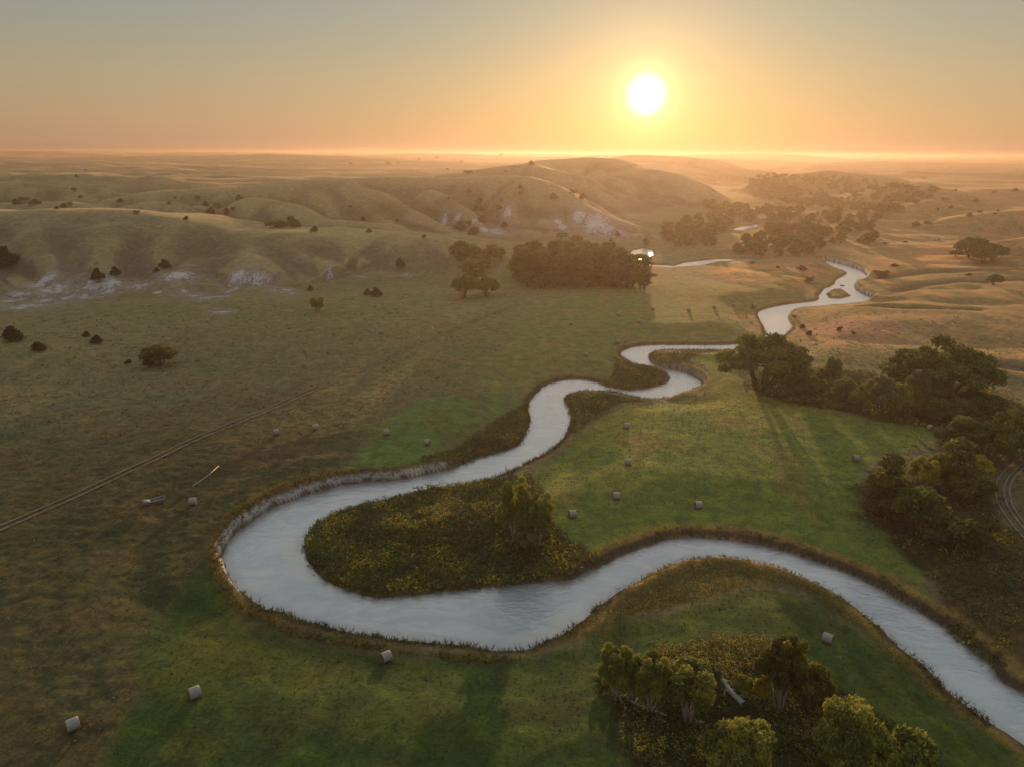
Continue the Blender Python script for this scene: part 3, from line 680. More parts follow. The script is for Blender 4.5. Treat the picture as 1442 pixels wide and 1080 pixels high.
# ------------------------------------------------------------------ TREES
def unit(n, rng):
    v = rng.normal(0, 1, (n, 3)); return v/np.linalg.norm(v, axis=1)[:, None]
def leaf_cloud(lobes, n, size, rng, zs=.85, tilt=.8):
    L = np.array(lobes); w = L[:, 3]**2; w /= w.sum()
    k = rng.choice(len(L), n, p=w); c = L[k, :3]; rad = L[k, 3]
    d = unit(n, rng); d[:, 2] = np.where(d[:, 2] < -.3, -d[:, 2]*.7, d[:, 2]); d /= np.linalg.norm(d, axis=1)[:, None]
    bump = 1+.22*np.sin(d[:, 0]*7+k)*np.sin(d[:, 1]*6+k*1.7)+.12*np.sin(d[:, 2]*11+k)
    q = rng.uniform(0, 1, n)**.45
    P = c + d*(rad*(.35+.65*q)*bump)[:, None]*np.array([1, 1, zs])
    nr_ = d+rng.normal(0, tilt, (n, 3)); nr_ /= np.linalg.norm(nr_, axis=1)[:, None]
    u = np.cross(nr_, rng.normal(0, 1, (n, 3))); u /= np.linalg.norm(u, axis=1)[:, None]; v = np.cross(nr_, u)
    s = (size*rng.uniform(.55, 1.4, n))[:, None]
    Vv = np.stack([P-u*s, P+v*s*.6, P+u*s, P-v*s*.6], 1).reshape(-1, 3)
    lt = rng.uniform(.2, .8, len(L))[k]
    t = np.clip(lt + rng.normal(0, .16, n) + .12*(q-.6), 0, 1)
    return Vv, np.arange(4*n).reshape(-1, 4), np.repeat(t, 4)
def limb(a, b, r0, r1, rng, sag=.12, n=5):
    a = np.array(a, float); b = np.array(b, float); L = np.linalg.norm(b-a)
    P = []; off = rng.normal(0, sag*L, 3); off[2] = abs(off[2])*.4
    for i_ in range(n):
        t = i_/(n-1); P.append(a+(b-a)*t+off*math.sin(math.pi*t)+rng.normal(0, .012*L, 3)*(0 < i_ < n-1))
    return tube(P, [r0+(r1-r0)*(i_/(n-1)) for i_ in range(n)])
def proto(kind, seed, H, Wd, nl, ls, mat):
    rng = np.random.default_rng(seed); lobes = []; limbs = []
    if kind == 'cotton':      # broad spreading crown on many stems
        for k in range(58):
            d = unit(1, rng)[0]; d[2] = abs(d[2])*1.1-.25*(k % 3 == 0)
            rr_ = rng.uniform(.55, 1.0)
            lobes.append((d[0]*Wd*.41*rr_, d[1]*Wd*.41*rr_, H*(rng.uniform(.34, .50)-.12*(rr_ > .8))+d[2]*H*.42*rr_, Wd*rng.uniform(.06, .105)))
        nst = 6
        for s in range(nst):
            a = 2*math.pi*s/nst+rng.uniform(-.4, .4); f = (math.cos(a)*Wd*.16, math.sin(a)*Wd*.16, H*.45)
            limbs.append(limb((math.cos(a)*.5, math.sin(a)*.5, -.3), f, H*.028, H*.016, rng))
            for l in rng.choice(len(lobes), 5, False): limbs.append(limb(f, lobes[l][:3], H*.013, H*.004, rng))
    elif kind == 'tall':      # taller tree, trunk below, heaped crown
        for k in range(26):
            t = rng.uniform(.17, .95); a = rng.uniform(0, 6.28); e = math.sin(math.pi*min(1, t/1.04))**.9
            rr_ = rng.uniform(.2, .75)
            lobes.append((math.cos(a)*Wd*.42*e*rr_, math.sin(a)*Wd*.42*e*rr_, H*t*.96, Wd*rng.uniform(.13, .21)))
        lobes.append((0, 0, H*.9, Wd*.14))
        limbs.append(limb((0, 0, -.3), (rng.normal(0, .3), rng.normal(0, .3), H*.75), H*.028, H*.008, rng, .03))
        for l in range(9): limbs.append(limb((0, 0, H*rng.uniform(.2, .5)), lobes[l][:3], H*.013, H*.004, rng))
    elif kind == 'willow':    # several upright plumes
        for s in range(5):
            a = 2*math.pi*s/5+rng.uniform(-.5, .5); q = rng.uniform(.12, .30)*Wd; top = H*rng.uniform(.72, .97)
            bx, by = math.cos(a)*q, math.sin(a)*q
            for k in range(5):
                t = k/4; z = H*.40+(top-H*.44)*t
                lobes.append((bx*(1+.25*(1-t))+rng.normal(0, .04*Wd), by*(1+.25*(1-t))+rng.normal(0, .04*Wd), z, Wd*(.165-.055*t)*rng.uniform(.8, 1.15)))
            limbs.append(limb((bx*.2, by*.2, -.3), (bx, by, top*.8), H*.022, H*.006, rng, .06))
    elif kind == 'round':     # dense domed willow
        for k in range(38):
            d = unit(1, rng)[0]; d[2] = abs(d[2])
            rr_ = rng.uniform(.55, .85)
            lobes.append((d[0]*Wd*.42*rr_, d[1]*Wd*.42*rr_, H*.30+d[2]*H*.52*rr_, Wd*rng.uniform(.085, .145)))
        for l in range(7): limbs.append(limb((0, 0, -.3), lobes[l][:3], H*.022, H*.006, rng))
    elif kind == 'bush':
        for k in range(13):
            a = rng.uniform(0, 6.28); q = rng.uniform(0, .36)*Wd
            lobes.append((math.cos(a)*q, math.sin(a)*q, H*rng.uniform(.25, .72), Wd*rng.uniform(.12, .2)))
        for l in range(6): limbs.append(limb((0, 0, -.2), lobes[l][:3], H*.02, H*.006, rng))
    else:                     # juniper
        for k in range(9):
            t = k/8; a = rng.uniform(0, 6.28)
            lobes.append((math.cos(a)*Wd*.2*(1-t), math.sin(a)*Wd*.2*(1-t), H*(.18+.66*t), Wd*(.36-.2*t)))
        limbs.append(limb((0, 0, -.2), (0, 0, H*.6), H*.035, H*.01, rng, .02))
    zs = 1.15 if kind in ('willow',) else .85
    Lv, Lf, Lt = leaf_cloud(lobes, nl, ls, rng, zs)
    mx = Lv[:, 2].max(); sc = H/mx; Lv = Lv*np.array([1, 1, sc]); ww = (np.percentile(Lv[:, 0], 99.5)-np.percentile(Lv[:, 0], .5)+np.percentile(Lv[:, 1], 99.5)-np.percentile(Lv[:, 1], .5))/2
    cme = mesh_np('crown', Lv, Lf, M[mat], {'tint': Lt}, smooth=False)
    tv, tf = join(limbs); tv = tv*np.array([1, 1, sc])
    tme = mesh_np('trunk', tv, tri_fix(tf), M['palebark' if kind == 'willow' else 'bark'])
    return dict(crown=cme, trunk=tme, H=H, W=ww)
def recolor(p, mat):
    c = p['crown'].copy(); c.materials[0] = M[mat]; q = dict(p); q['crown'] = c; return q
PR = {}
PR['cotA'] = proto('cotton', 1, 17, 24, 30000, .30, 'cotton')
PR['cotB'] = proto('cotton', 2, 17, 24, 26000, .34, 'cotton')
PR['tallA'] = proto('tall', 3, 14, 9, 12000, .26, 'cotton')
PR['tallB'] = proto('tall', 4, 14, 10, 12000, .26, 'cotton')
PR['wilA'] = proto('willow', 5, 10, 7.5, 20000, .15, 'willow')
PR['wilB'] = proto('willow', 6, 10, 7.5, 20000, .15, 'willow')
PR['rndA'] = proto('round', 7, 7, 8, 42000, .115, 'willow')
PR['rndB'] = proto('round', 8, 7, 8, 16000, .20, 'cotton')
PR['busA'] = proto('bush', 9, 4, 5, 7000, .15, 'cotton')
PR['busB'] = proto('bush', 10, 4, 5, 7000, .15, 'brown')
PR['junA'] = proto('juniper', 11, 4, 4, 5000, .16, 'juniper')
PR['junB'] = proto('juniper', 12, 4, 4.6, 5000, .16, 'juniper')
PR['farA'] = proto('tall', 13, 12, 10, 2200, .55, 'cotton')
PR['farB'] = proto('round', 14, 11, 11, 2200, .55, 'cotton')
PR['farC'] = proto('tall', 15, 12, 9, 2200, .55, 'cotton')
PR['groveA'] = proto('tall', 16, 20, 12, 7000, .42, 'cotton')
PR['groveB'] = proto('tall', 17, 20, 11, 7000, .42, 'cotton')
PR['groveC'] = proto('tall', 18, 20, 13, 7000, .42, 'cotton')
PR['wilBr'] = recolor(PR['wilB'], 'brown'); PR['tallBr'] = recolor(PR['tallB'], 'brown'); PR['rndBr'] = recolor(PR['rndB'], 'brown')
PR['wilY'] = recolor(PR['wilA'], 'yellow'); PR['rndY'] = recolor(PR['rndB'], 'yellow'); PR['wilP'] = recolor(PR['wilB'], 'pale'); PR['rndP'] = recolor(PR['rndB'], 'pale'); PR['rndW'] = recolor(PR['rndB'], 'willow'); PR['busW'] = recolor(PR['busA'], 'willow')

def tree_at(name, p, x, y, z, H, Wd, rot, label, cat, group=None):
    e = bpy.data.objects.new(name, None); COL.objects.link(e); e.empty_display_size = .5
    e.location = (x, y, z); e.rotation_euler = (0, 0, rot); s = H/p['H']; w = Wd/p['W']; e.scale = (w, w, s)
    obj('trunk', p['trunk'], e); obj('crown', p['crown'], e)
    return tag(e, label, cat, group)
def px_height(base, py_top, t):
    # vertical height whose top shows at py_top
    d = base - CAM; zf = d@F; u = d@Uv; v1 = (540-py_top)/FOC
    return max((v1*zf-u)/(Uv[2]-v1*F[2]), .4)
# (name, proto, base px, base py, top py, width px, category, label)
TR = [
 ('willow_tree','wilA',866,984,909,50,'tree','upright fluffy willow at the left tip of the near grove, bare pale trunk showing'),
 ('willow_tree','wilB',888,986,918,34,'tree','slim willow leaning beside the long fallen log in the near grove'),
 ('willow_tree','wilA',915,1000,918,50,'tree','willow with thick pale trunk, third tree from the left end of the near grove'),
 ('willow_tree','wilB',968,1014,930,74,'tree','widest upright willow in the middle of the near grove'),
 ('willow_tree','wilP',1002,985,936,30,'tree','small pale willow just left of the toppled dead tree'),
 ('willow_bush','rndA',1043,976,948,28,'bush','small round willow bush right of the toppled dead tree'),
 ('willow_bush','rndY',1072,992,948,26,'bush','yellowish bush against the dark shrubs in the near grove'),
 ('dark_shrub_tree','wilBr',1097,1000,893,58,'tree','tall brownish bushy tree at the back right of the near grove'),
 ('dark_shrub','rndBr',1136,1005,934,56,'bush','rounded brown shrub right of the tall brownish tree in the near grove'),
 ('round_willow','rndA',1036,1105,1010,86,'tree','bushy domed willow cut off by the bottom edge, lit yellow green on top'),
 ('round_willow','rndA',1192,1100,986,90,'tree','large domed willow with bright yellow green top beside the mown strip'),
 ('dark_shrub','rndW',1262,1118,1022,78,'bush','dark green low willow right of the large domed willow'),
 ('willow_bush','busW',948,958,938,30,'bush','low leafy bush behind the upright willows of the near grove'),
 ('willow_bush','busW',848,966,948,26,'bush','lowest leafy bush at the leftmost corner of the near grove'),
 ('willow_tree','wilA',727,762,674,50,'tree','tallest willow on the weedy point bar, its top lit yellow'),
 ('willow_tree','wilB',757,768,694,46,'tree','right hand willow of the pair on the weedy point bar'),
 ('willow_bush','rndP',742,775,738,36,'bush','low bush at the foot of the point bar willows'),
 ('cottonwood_tree','cotA',1069,548,466,112,'tree','great many stemmed cottonwood in front of the river bend'),
 ('cottonwood_tree','tallA',1117,542,485,42,'tree','side crown standing right of the great many stemmed cottonwood'),
 ('cottonwood_tree','cotB',1328,568,473,128,'tree','largest dark cottonwood on the right, above the woods'),
 ('cottonwood_tree','tallB',1270,556,490,64,'tree','cottonwood filling the left shoulder of the largest dark cottonwood'),
 ('willow_tree','tallBr',1127,566,524,30,'tree','dark slim tree right of the bleached logs'),
 ('willow_bush','busA',1146,566,532,26,'bush','bush beside the dark slim tree right of the bleached logs'),
 ('willow_tree','wilP',1171,540,503,26,'tree','lone small tree on the tan ground between the two cottonwoods'),
 ('dark_shrub','busB',1158,538,516,20,'bush','dark shrub touching the lone small tree between the two cottonwoods'),
 ('willow_bush','rndP',1187,570,530,32,'bush','pale rounded willow at the left end of the woods edge'),
 ('willow_bush','rndW',1212,580,540,34,'bush','green willow second along the woods edge by the shaded meadow'),
 ('willow_bush','rndP',1238,584,527,48,'bush','tallest pale willow of the woods edge by the shaded meadow'),
 ('willow_bush','rndW',1262,588,536,42,'bush','green willow right of the tallest pale willow of the woods edge'),
 ('willow_tree','wilP',1286,584,517,30,'tree','grey green plume willow in front of the largest dark cottonwood'),
 ('willow_tree','wilP',1318,578,518,40,'tree','drooping pale willow against the trunk of the largest dark cottonwood'),
 ('dark_shrub','rndBr',1294,590,548,38,'bush','brown shrub below the grey green plume willow'),
 ('dark_shrub','rndB',1312,594,569,30,'bush','small round dark bush at the end of the woods edge near a bale'),
 ('dark_shrub','rndBr',1342,596,558,46,'bush','dark brown thicket bush under the largest cottonwood'),
 ('dark_shrub','rndB',1366,582,545,40,'bush','dark bush right below the largest cottonwood'),
 ('dark_shrub','rndB',1392,588,552,40,'bush','green bush further right beyond the largest cottonwood'),
 ('willow_tree','tallA',1352,650,586,44,'tree','grey green tree left of the bright leaved pair at the right edge'),
 ('willow_bush','rndP',1332,626,598,36,'bush','pale low willow between the meadow corner and the right edge trees'),
 ('cottonwood_tree','rndB',1388,650,594,64,'tree','broad dark tree in the right edge clump'),
 ('cottonwood_tree','rndW',1422,640,572,56,'tree','bright green topped tree at the right edge of the picture'),
 ('cottonwood_tree','rndB',1455,650,585,60,'tree','tree half cut off by the right edge above the sandy tracks'),
 ('willow_tree','tallBr',1338,692,614,56,'tree','brownish tree leaning behind the yellow autumn trees'),
 ('yellow_tree','wilY',1301,690,641,42,'tree','left of the two yellow autumn trees'),
 ('yellow_tree','rndY',1371,676,637,44,'tree','brightest yellow autumn tree, right of the brownish one'),
 ('dark_shrub','rndBr',1362,708,664,56,'bush','green brown thicket at the foot of the brightest yellow tree'),
 ('cottonwood_tree','tallBr',1242,716,634,54,'tree','tall brownish tree at the corner of the green meadow'),
 ('willow_bush','busB',1228,722,696,28,'bush','grey brown low bush at the foot of the corner tree'),
 ('dark_shrub','rndB',1292,752,682,66,'bush','large dark mound of brush right of the corner tree'),
 ('dark_shrub','busB',1262,738,704,40,'bush','dark brush filling between the corner tree and the large mound'),
 ('dark_shrub','busB',1336,768,722,60,'bush','low dark thicket behind the pale fallen trunk'),
 ('dark_shrub','busB',1374,768,728,40,'bush','last dark bush of the thicket toward the sandy tracks'),
 ('juniper','junA',18,480,458,28,'juniper','largest round juniper at the left edge of the slope'),
 ('juniper','junB',54,494,481,20,'juniper','low juniper right of the largest round one at the left edge'),
 ('juniper','junA',137,484,471,16,'juniper','round juniper with a tiny one on its left'),
 ('juniper','junB',122,474,466,10,'juniper','tiny juniper just left of the round one on the slope'),
 ('hackberry_tree','rndBr',226,515,484,46,'tree','lone spreading tree on the left pasture slope'),
 ('juniper','junA',211,517,496,16,'juniper','dark juniper tucked under the lone spreading tree'),
 ('juniper','junB',182,511,506,10,'juniper','tiny dark bush left of the lone spreading tree'),
 ('small_tree','busW',447,440,417,18,'tree','yellow green small tree at the foot of the near left hill'),
 ('juniper','junA',529,418,404,16,'juniper','dark round juniper below the end of the near left hill'),
 ('juniper','junB',518,416,406,10,'juniper','smaller juniper joined to the round one below the near left hill'),
 ('juniper','junA',139,396,376,16,'juniper','juniper just above the left chalk outcrop'),
 ('juniper','junB',162,388,375,12,'juniper','second juniper above the left chalk outcrop'),
 ('juniper','junA',232,378,364,15,'juniper','juniper alone in the middle of the near hillside'),
 ('juniper','junB',221,383,376,7,'juniper','tiny juniper left below the one in the middle of the near hillside'),
 ('juniper','junA',9,374,345,30,'juniper','big dark juniper in the gully at the left edge'),
 ('juniper','junB',562,376,363,13,'juniper','juniper on the right shoulder of the near left hill'),
 ('juniper','junA',437,410,401,8,'juniper','small juniper at the foot of the golden spur'),
 ('juniper','junB',263,310,304,7,'juniper','single juniper on the sunlit crest of the near left hill'),
 ('juniper','junA',748,233,226,9,'juniper','lone juniper on the peak of the hazy bluff'),
 ('small_tree','rndB',655,420,386,34,'tree','left tree of the pair at the mouth of the side valley'),
 ('small_tree','rndB',685,417,390,34,'tree','right tree of the pair at the mouth of the side valley'),
 ('small_shrub','busB',1181,468,459,8,'bush','dark dot of a shrub on the tan rise right of the river'),
 ('small_shrub','busB',1201,471,466,6,'bush','tiny shrub right of the dark dot shrub on the tan rise'),
 ('small_tree','rndB',1365,363,333,42,'tree','left rounded tree of the clump on the tan right pasture'),
 ('small_tree','rndB',1396,368,342,36,'tree','right tree of the clump on the tan right pasture'),
 ('small_tree','rndB',1381,372,348,30,'tree','front tree of the clump on the tan right pasture'),
 ('small_shrub','busA',1346,362,352,22,'bush','low scrub left of the clump on the tan right pasture'),
 ('small_tree','rndB',1399,402,386,22,'tree','single bush by the dry gully on the right pasture'),
 ('willow_bush','busA',1140,399,389,14,'bush','riverside bush left of the river islet'),
 ('willow_bush','busA',1240,392,380,20,'bush','bush on top of the far cut bank'),
 ('willow_bush','busB',1187,406,401,7,'bush','little bush standing in the water by the islet'),
 ('willow_bush','busA',420,665,0,0,'',''),
]
TR = [t for t in TR if t[4] > 0]
raycast_many([(t[2], t[3]) for t in TR])
for q, (nm, pk, bx, by, ty, wp, cat, lab) in enumerate(TR):
    x, y, z, t = _rc[(bx, by)]
    base = np.array([x, y, z]); Hh = px_height(base, ty, t)
    tree_at(nm, PR[pk], x, y, z-.1, Hh, wp*t/FOC, q*1.7, lab, cat)

# hazy grove of tall cottonwoods (each its own tree)
rg = random.Random(5)
gp = []
for row, (y0, x0, x1, st, th) in enumerate([(404, 742, 905, 12.5, 47), (398, 730, 910, 13, 48), (390, 735, 900, 15, 47), (380, 745, 880, 18, 42)]):
    x = x0
    while x < x1:
        gp.append((round(x+rg.uniform(-3, 3), 1), round(y0+rg.uniform(-2, 2), 1), th*rg.uniform(.72, 1.16)*(.72 if x > 880 else 1))); x += st
raycast_many([(a, b) for a, b, c in gp])
for n_, (a, b, c) in enumerate(gp):
    x, y, z, t = _rc[(a, b)]; Hh = px_height(np.array([x, y, z]), b-c, t)
    tree_at('cottonwood_tree', PR[('groveA', 'groveB', 'groveC')[n_ % 3]], x, y, z-.2, Hh, rg.uniform(22, 30)*t/FOC, rg.uniform(0, 6), 'tall cottonwood in the dense hazy grove below the middle bluff', 'tree', 'cottonwoods of the hazy grove')
sv = [(650,368,30,26),(668,374,32,30),(690,368,24,26),(662,392,26,26),(674,398,22,24),(640,360,16,18),(704,366,18,18),(683,384,20,20),(800,362,24,26),(822,360,22,26),(845,364,20,24),(785,358,20,22),(812,345,14,18),(792,338,12,16),(760,372,22,24)]
raycast_many([(a, b) for a, b, c, d in sv])
for n_, (a, b, c, w) in enumerate(sv):
    x, y, z, t = _rc[(a, b)]; Hh = px_height(np.array([x, y, z]), b-c, t)
    tree_at('draw_tree', PR[('farA', 'farB', 'farC')[n_ % 3]], x, y, z-.2, Hh, w*t/FOC, rg.uniform(0, 6), 'bushy tree in the side valley behind the near left hill and the grove', 'tree', 'trees of the side valley')
# riverside woods
def inpoly(x, y, P):
    c = False
    for i_ in range(len(P)):
        (ax, ay), (bx, by) = P[i_], P[(i_+1) % len(P)]
        if (ay > y) != (by > y) and x < (bx-ax)*(y-ay)/(by-ay)+ax: c = not c
    return c
WOODS = [([(1035,352),(1060,340),(1100,338),(1160,338),(1168,361),(1090,363),(1040,362)], 46, 10.5), ([(905,346),(960,318),(1000,304),(1036,312),(1028,322),(1000,338),(1010,350),(930,350)], 60, 11),
         ([(1072,326),(1150,318),(1235,322),(1165,337),(1072,338)], 42, 10), ([(990,298),(1035,296),(1100,300),(1240,303),(1230,318),(1120,316),(1045,314)], 66, 11),
         ([(1165,341),(1232,341),(1232,345),(1165,346)], 9, 9.5), ([(985,288),(1055,296),(1130,300),(1130,304),(1040,300),(985,294)], 22, 11)]
wp_ = []
for P, n_, hh in WOODS:
    xs = [p[0] for p in P]; ys = [p[1] for p in P]; k = 0; tries = 0
    while k < n_ and tries < 5000:
        tries += 1
        a, b = rg.uniform(min(xs), max(xs)), rg.uniform(min(ys), max(ys))
        if inpoly(a, b, P) and all(abs(a-q[0]) > 3 or abs(b-q[1]) > 1.2 for q in wp_): wp_.append((round(a, 1), round(b, 1), hh)); k += 1
raycast_many([(a, b) for a, b, c in wp_])
for n_, (a, b, hh) in enumerate(wp_):
    x, y, z, t = _rc[(a, b)]
    if river_sd(np.array([x]), np.array([y]))[0] < 3: continue
    H_ = hh*rg.uniform(.40, 1.0)
    tree_at('riverside_tree', PR[('farA', 'farB', 'farC')[n_ % 3]], x, y, z-.3, H_, H_*rg.uniform(.75, 1.05), rg.uniform(0, 6), 'hazy tree in the riverside woods upstream of the far bends', 'tree', 'trees of the riverside woods')
# scattered junipers on far slopes
JU = [(675,286,9,9),(679,298,7,8),(671,297,9,9),(706,285,6,7),(702,296,8,9),(733,275,7,8),(733,266,6,7),(679,314,11,13),(660,319,9,9),(710,321,9,10),(779,281,10,12),(808,275,9,12),(821,281,9,10),(660,272,6,7),(631,282,5,6),(648,325,14,18),(669,331,12,16),(806,341,7,8),(869,333,8,8),(860,341,6,6),(597,337,7,6),(520,328,6,9),(512,311,6,7),(493,294,5,6),(559,313,5,7),(337,282,8,9),(328,297,6,7),(320,302,6,7),(411,322,18,20),(382,322,12,22),(396,322,12,20),(444,327,9,12),(105,270,6,7),(113,279,4,7),(22,288,8,12),(35,286,9,14),(50,288,8,14),(90,292,6,8),(98,290,6,8),(80,295,5,6),(170,285,6,8),(193,302,6,10),(238,287,3,6),(246,280,3,4),(278,283,8,8),(290,291,8,9),(298,302,10,14),(306,293,7,8),(319,299,7,8),(108,250,4,4),(121,242,3,3),(494,232,4,5),(546,232,5,7),(561,232,4,4),(616,224,4,6),(706,220,4,6),(660,245,5,14),(712,243,4,5),(630,240,3,4),(1247,345,4,8),(1275,342,3,6),(1226,325,4,8),(1286,320,3,5),(1320,297,4,5),(1340,294,5,6),(1380,301,5,7),(1365,305,5,9),(1400,303,4,5),(1330,283,5,8),(1375,285,5,8),(1405,298,3,4),(1300,253,4,8),(1345,270,4,5),(1430,270,5,8),(1400,273,4,6),(1290,318,6,14),(1305,316,5,12),(1060,436,6,7),(1130,462,6,9),(1140,472,7,9),(1118,448,5,7),(1128,380,6,14),(1095,378,4,6),(1060,372,4,9),(1260,375,4,10),(1010,302,9,9),(650,229,3,4),(590,226,3,3),(1365,388,3,9)]
raycast_many([(a, b) for a, b, c, d in JU])
for n_, (a, b, c, w) in enumerate(JU):
    x, y, z, t = _rc[(a, b)]; Hh = px_height(np.array([x, y, z]), b-c, t)
    if t > 8000: continue
    e = 'left upland' if a < 340 else ('middle bluff' if a < 900 else 'right side of the valley')
    if z < 4 and a > 900: lab, gr = 'small shrub dotting the tan pasture on the right side of the valley', 'shrubs on the tan pasture'
    else: lab, gr = 'small dark juniper dotting the slopes of the '+e, 'junipers on the '+e
    tree_at('juniper' if z >= 4 else 'shrub', PR[('junA', 'junB', 'busA')[n_ % 3]], x, y, z-.1, Hh, w*t/FOC, n_*1.3, lab, 'juniper' if z >= 4 else 'shrub', gr)
# far woods that read as one mass
pts = []
FW = [([(1050,262),(1100,262),(1150,275),(1200,292),(1280,297),(1240,303),(1130,292),(1060,282)], 240), ([(1000,252),(1030,254),(1060,262),(1130,272),(1100,262),(1050,252)], 60), ([(1135,255),(1200,252),(1330,272),(1300,290),(1200,285),(1150,270)], 110), ([(1040,250),(1150,247),(1200,256),(1100,258)], 50)]
for P, n_ in FW:
    xs = [p[0] for p in P]; ys = [p[1] for p in P]; k = 0
    while k < n_:
        a, b = rg.uniform(min(xs), max(xs)), rg.uniform(min(ys), max(ys))
        if inpoly(a, b, P): pts.append((round(a, 1), round(b, 1))); k += 1
raycast_many(pts)
Vs, Fs, Ts = [], [], []; o_ = 0; rng = np.random.default_rng(77)
for (a, b) in pts:
    x, y, z, t = _rc[(a, b)]
    if t > 5000: continue
    H_ = rng.uniform(5, 9.5)
    lobes = [(x+rng.normal(0, H_*.22), y+rng.normal(0, H_*.22), z+H_*rng.uniform(.3, .7), H_*rng.uniform(.24, .36)) for _ in range(5)]
    v, f, tt = leaf_cloud(lobes, 260, .95, rng); Vs.append(v); Fs.append(f+o_); Ts.append(tt*.7); o_ += len(v)
me = mesh_np('far_woods', np.concatenate(Vs), np.concatenate(Fs), M['cotton'], {'tint': np.concatenate(Ts)}, smooth=False)
tag(obj('far_woods', me), 'hazy woods merging on the low hills far up the valley', kind='stuff')

# ------------------------------------------------------------------ dead wood
def ground_pts(pl, lift):
    raycast_many([tuple(p[:2]) for p in pl]); out = []
    for p in pl:
        x, y, z, t = _rc[tuple(p[:2])]; out.append((x, y, z+lift))
    return out
def log(name, pl, r0, r1, label, branches=(), lift=None):
    P = ground_pts(pl, r0*.8 if lift is None else lift); n = len(P)
    # insert bends
    parts = [tube(P, [r0+(r1-r0)*i_/(n-1) for i_ in range(n)], 8)]
    for bl in branches:
        i0 = bl[0]; B = [P[i0]] + ground_pts(bl[1:], .35)
        m_ = len(B); parts.append(tube(B, [r0*.55*(1-i_/m_)+.03 for i_ in range(m_)], 6))
    v, f = join(parts); me = mesh_np(name, v, tri_fix(f), M['dead'])
    return tag(obj(name, me), label, 'log')
log('fallen_log', [(868,975),(880,983),(893,991),(905,997),(922,1003),(939,1009)], .26, .10, 'long thin fallen log below the left willows of the near grove', [(0,(873,988),(877,992)),(2,(899,985))])
log('dead_tree', [(1046,998),(1036,988),(1027,979),(1019,966),(1013,957),(1009,951)], .42, .10, 'toppled bleached dead tree in the middle of the near grove', [(2,(1040,974),(1050,972)),(2,(1020,976),(1019,983)),(3,(1027,962)),(4,(1003,956),(1000,963)),(1,(1050,984),(1058,986))], .7)
log('driftwood_log', [(442,817),(452,822),(462,826),(476,829)], .16, .08, 'dark thin driftwood pole stranded at the tip of the point bar')
log('fallen_log', [(744,762),(755,767),(768,770)], .34, .15, 'short fallen trunk at the foot of the point bar willows', [(1,(750,772))])
log('fallen_log', [(1298,757),(1308,757),(1318,759),(1326,761)], .30, .13, 'pale fallen trunk lying at the edge of the dark thicket')
log('fallen_log', [(1066,546),(1078,548),(1088,552),(1097,556)], .42, .14, 'upper of the bleached logs beside the great cottonwood', [(1,(1092,549))])
log('fallen_log', [(1068,549),(1078,551),(1085,555),(1088,558)], .36, .12, 'lower of the bleached logs beside the great cottonwood')
log('fallen_log', [(980,1018),(986,1017),(990,1019)], .2, .12, 'short pale log between the willows and the bottom edge')
log('fallen_log', [(1241,580),(1246,578),(1250,575)], .22, .1, 'left pale stick at the woods edge by the shaded meadow')
log('fallen_log', [(1264,574),(1268,578),(1272,580)], .22, .1, 'right pale stick at the woods edge by the shaded meadow')
log('broken_branch', [(1081,539),(1086,535),(1092,531)], .25, .1, 'pale broken branch slanting at the foot of the great cottonwood')
# bare dead shrub behind the point bar willows
raycast_many([(719, 674)]); x, y, z, t = _rc[(719, 674)]
rng = np.random.default_rng(3); parts = []
for k in range(11):
    a = rng.uniform(0, 6.28); L = rng.uniform(1.6, 3.6); tx = (x+math.cos(a)*L*.35, y+math.sin(a)*L*.35, z+L)
    parts.append(limb((x, y, z-.1), tx, .06, .02, rng, .06))
    parts.append(limb((x+math.cos(a)*L*.18, y+math.sin(a)*L*.18, z+L*.5), (tx[0]+rng.normal(0, .4), tx[1]+rng.normal(0, .4), z+L*.9), .035, .015, rng, .05))
v, f = join(parts); tag(obj('dead_shrub', mesh_np('dead_shrub', v, tri_fix(f), M['bark'])), 'bare leafless shrub standing against the water on the point bar', 'shrub')

# ------------------------------------------------------------------ hay bales
def bale_meshes():
    k = 40; R_, Lh = .70, .64; prof = [(-Lh, R_*.93), (-Lh*.96, R_*.985), (-Lh*.6, R_), (0, R_*1.01), (Lh*.6, R_), (Lh*.96, R_*.985), (Lh, R_*.93)]
    rng = np.random.default_rng(9); V = []; Fs = []
    for i_, (xx, r_) in enumerate(prof):
        for j_ in range(k):
            a = 2*math.pi*j_/k; q = r_*(1+rng.normal(0, .006)); zz = math.sin(a)*q
            V.append((xx, math.cos(a)*q, max(zz, -R_*.94)+R_*.92))
    for i_ in range(len(prof)-1):
        for j_ in range(k): Fs.append((i_*k+j_, (i_+1)*k+j_, (i_+1)*k+(j_+1) % k, i_*k+(j_+1) % k))
    side = mesh_np('net_wrap', np.array(V), np.array(Fs), M['wrap'])
    ends = []
    for s in (-1, 1):
        V = []; Fs = []; rings = [(.93, 0), (.75, .015), (.5, -.01), (.25, .02)]
        for q, dx in rings:
            for j_ in range(k):
                a = 2*math.pi*j_/k; r_ = R_*q*(1 if q == .93 else 1+rng.normal(0, .015)); zz = math.sin(a)*r_
                V.append((s*(Lh+dx+(0 if q == .93 else rng.normal(0, .008))), math.cos(a)*r_, max(zz, -R_*.94)+R_*.92))
        V.append((s*(Lh+.01), 0, R_*.92)); c = len(V)-1
        for i_ in range(3):
            for j_ in range(k): Fs.append((i_*k+j_, i_*k+(j_+1) % k, (i_+1)*k+(j_+1) % k, (i_+1)*k+j_))
        for j_ in range(k): Fs.append((3*k+j_, 3*k+(j_+1) % k, c, c))
        F4 = np.array(Fs);
        ends.append(mesh_np('straw_end', np.array(V), tri_fix(F4 if s > 0 else F4), M['straw']))
    return side, ends
side, ends = bale_meshes()
